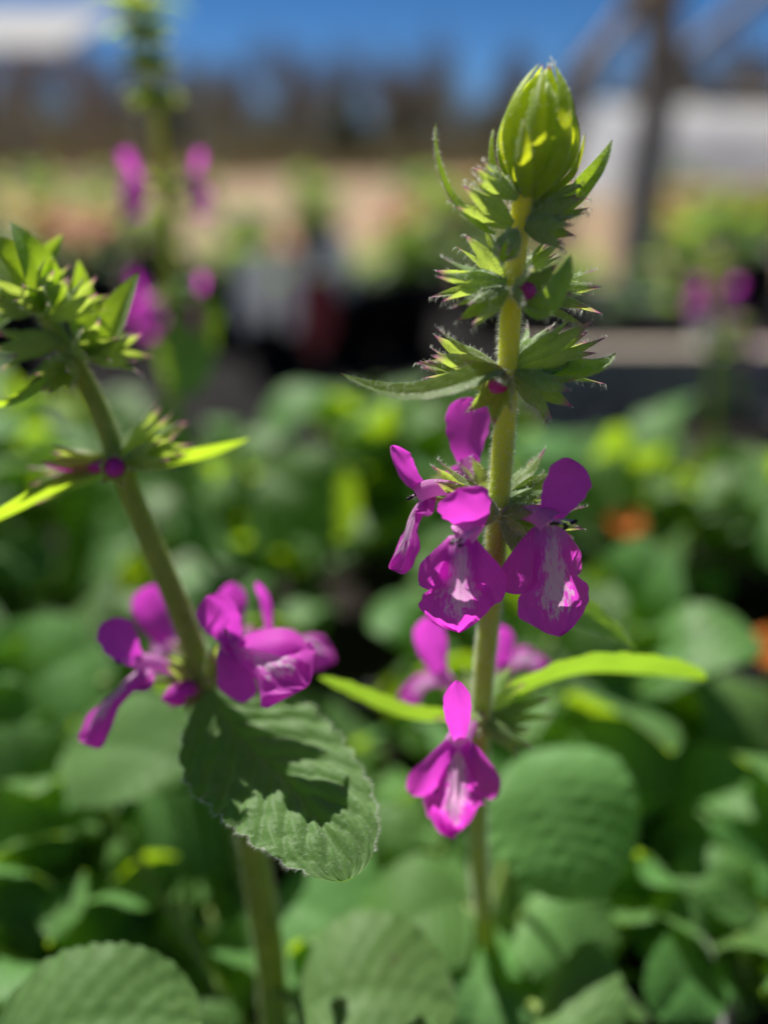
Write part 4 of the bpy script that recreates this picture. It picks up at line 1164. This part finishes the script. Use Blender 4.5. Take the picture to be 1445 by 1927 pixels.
# ================================================================== TREES AND BRUSH
def bare_tree_meshes(seed, h=8.0):
    r_ = np.random.default_rng(seed); trunk, tw = [], []
    def grow(p, d, L, rad, lev):
        n = 4; Q = [p]
        for i in range(n):
            d = unit(d + r_.normal(0, .13, 3) + np.array([0, 0, .05])); Q.append(Q[-1] + d * L / n)
        V, F, pc, _ = tube(Q, [rad, rad * .62], 6, 7 if lev < 2 else 4, cap=False)
        (trunk if lev < 2 else tw).append((V, F, pc))
        if lev >= 5: return
        kids = (4, 4, 4, 3, 3)[lev]
        for k in range(kids):
            f = .35 + .65 * (k + 1) / kids if lev else .25 + .75 * (k + 1) / kids
            i = min(int(f * n), n); s = unit(r_.normal(0, 1, 3)); s[2] = abs(s[2]) * .6
            grow(Q[i], unit(d * .75 + s * .75), L * r_.uniform(.5, .72), max(rad * .58, .022), lev + 1)
    grow(np.zeros(3), np.array([0, 0, 1.0]), h * .42, h * .018, 0)
    V, F, pc = join(trunk); a = mesh_data('trunk', V, F, 'bark', pc)
    V, F, pc = join(tw); b = mesh_data('crown', V, F, 'twig', pc)
    return a, b
BT = [bare_tree_meshes(s) for s in (3, 8, 15)]
def bare_tree(x, y, s, k, rz, label, group='bare trees behind the nursery'):
    t = thing('bare_tree', label, 'tree', (x, y, -.05), group, rz)
    for nm, me in zip(('trunk', 'crown'), BT[k]):
        o = bpy.data.objects.new(nm, me); COL.objects.link(o); o.parent = t; o.scale = (s, s, s)
    return t
r_ = random.Random(4)
for i in range(48):
    y = r_.uniform(40, 70); u = -150 + i * 37 + r_.uniform(-30, 30)
    x = (u - 722) / FPX * y * 1.06
    bare_tree(x, y, (y * .128 + r_.uniform(-.6, 1.2)) / 8.0, i % 3, r_.random() * 6, 'bare leafless tree in the far tree line')
def conifer_mesh(seed):
    r_ = np.random.default_rng(seed); V, F, pc = [], [], []
    for i in range(2600):
        z = r_.random() ** 1.2; rad = (1 - z) * .30 * (.55 + .45 * r_.random()) * (1 + .25 * math.sin(z * 40)); a = r_.random() * 6.283
        c = np.array([rad * math.cos(a), rad * math.sin(a), .08 + .92 * z - rad * .2]); s = .035 * (1.2 - z)
        d = unit(np.array([math.cos(a), math.sin(a), -.3]) + r_.normal(0, .4, 3)); e = unit(np.cross(d, r_.normal(0, 1, 3)))
        k = len(V); V += [c - d * s - e * s * .5, c + d * s * 1.4, c - d * s + e * s * .5]; F.append((k, k + 1, k + 2)); pc += [(.5, 0, 0)] * 3
    a = mesh_data('crown', np.array(V), F, 'needle', pc)
    V, F, pc, _ = tube([(0, 0, 0), (0, 0, .5), (0, 0, .95)], [.02, .014, .003], 6, 7); return mesh_data('trunk', V, F, 'bark', pc), a
CM = conifer_mesh(5)
for (u, y, h, lb) in [(660, 40, 3.6, 'broad dark evergreen standing before the bare trees'), (560, 46, 3.2, 'lower dark evergreen beside the broad one'), (760, 44, 3.4, 'slim dark evergreen behind the sharp flower bud'), (900, 48, 3.5, 'dark evergreen between the bud and the tunnel'), (370, 30, 2.6, 'narrow brown-green evergreen behind the tall blurred flower stem')]:
    t = thing('evergreen_tree', lb, 'tree', ((u - 722) / FPX * y * 1.06, y, -.02), 'evergreen trees')
    for nm, me in zip(('trunk', 'crown'), CM):
        o = bpy.data.objects.new(nm, me); COL.objects.link(o); o.parent = t; o.scale = (h * 1.6, h * 1.6, h)
# thicket under the trees: reads as one mass
def thicket():
    r_ = np.random.default_rng(9); n = 80000
    x = r_.uniform(-45, 45, n); y = np.where(r_.random(n) < .3, 17 + 8 * r_.random(n), 44 + 16 * r_.random(n)); top = 2.0 + .7 * np.sin(x * .7) * np.sin(x * .23 + 1) + .5 * np.sin(x * 2.3)
    top = np.where(y < 30, .32 + .12 * np.sin(x * 1.7), top); z = r_.random(n) ** 1.3 * np.maximum(top, .15) * 1.7; d = unit(np.stack([r_.normal(0, .5, n), r_.normal(0, .5, n), np.ones(n)], 1)); L = (r_.uniform(.3, .8, n) * np.where(y < 30, .4, 1))[:, None]
    c = np.stack([x, y, z], 1); e = unit(np.cross(d, r_.normal(0, 1, (n, 3)))) * .06
    V = np.stack([c - e, c + e, c + d * L], 1).reshape(-1, 3); F = [(3 * i, 3 * i + 1, 3 * i + 2) for i in range(n)]
    o = stuff(mk('thicket', V, F, 'brush', origin=(0, 50, 0))); o['label'] = 'grey-brown leafless thicket below the tree line'; o['category'] = 'thicket'
thicket()

# ================================================================== one label each
TOP = [o for o in COL.objects if o.parent is None and 'label' in o]
relabel('green clump of scalloped quilted leaves', [o for o in TOP if o.get('group') == 'leafy hedgenettle clumps'])
relabel('small low clump of little leaves', [o for o in TOP if o.get('group') == 'small leafy clumps'])
relabel('round black plastic pot of soil', [o for o in TOP if o.get('group') == 'nursery pots'])
for o in TOP:
    if o.get('group') == 'bare trees behind the nursery':
        q = 722 + o.location[0] / o.location[1] * FPX / 1.06
        o['label'] = 'bare leafless tree in the far tree line ' + ('behind the open shelter' if q < 130 else 'behind the tall blurred flower stem' if q < 420 else 'behind the dark evergreens' if q < 930 else 'behind the green bud' if q < 1080 else 'behind the timber post and white tunnel')
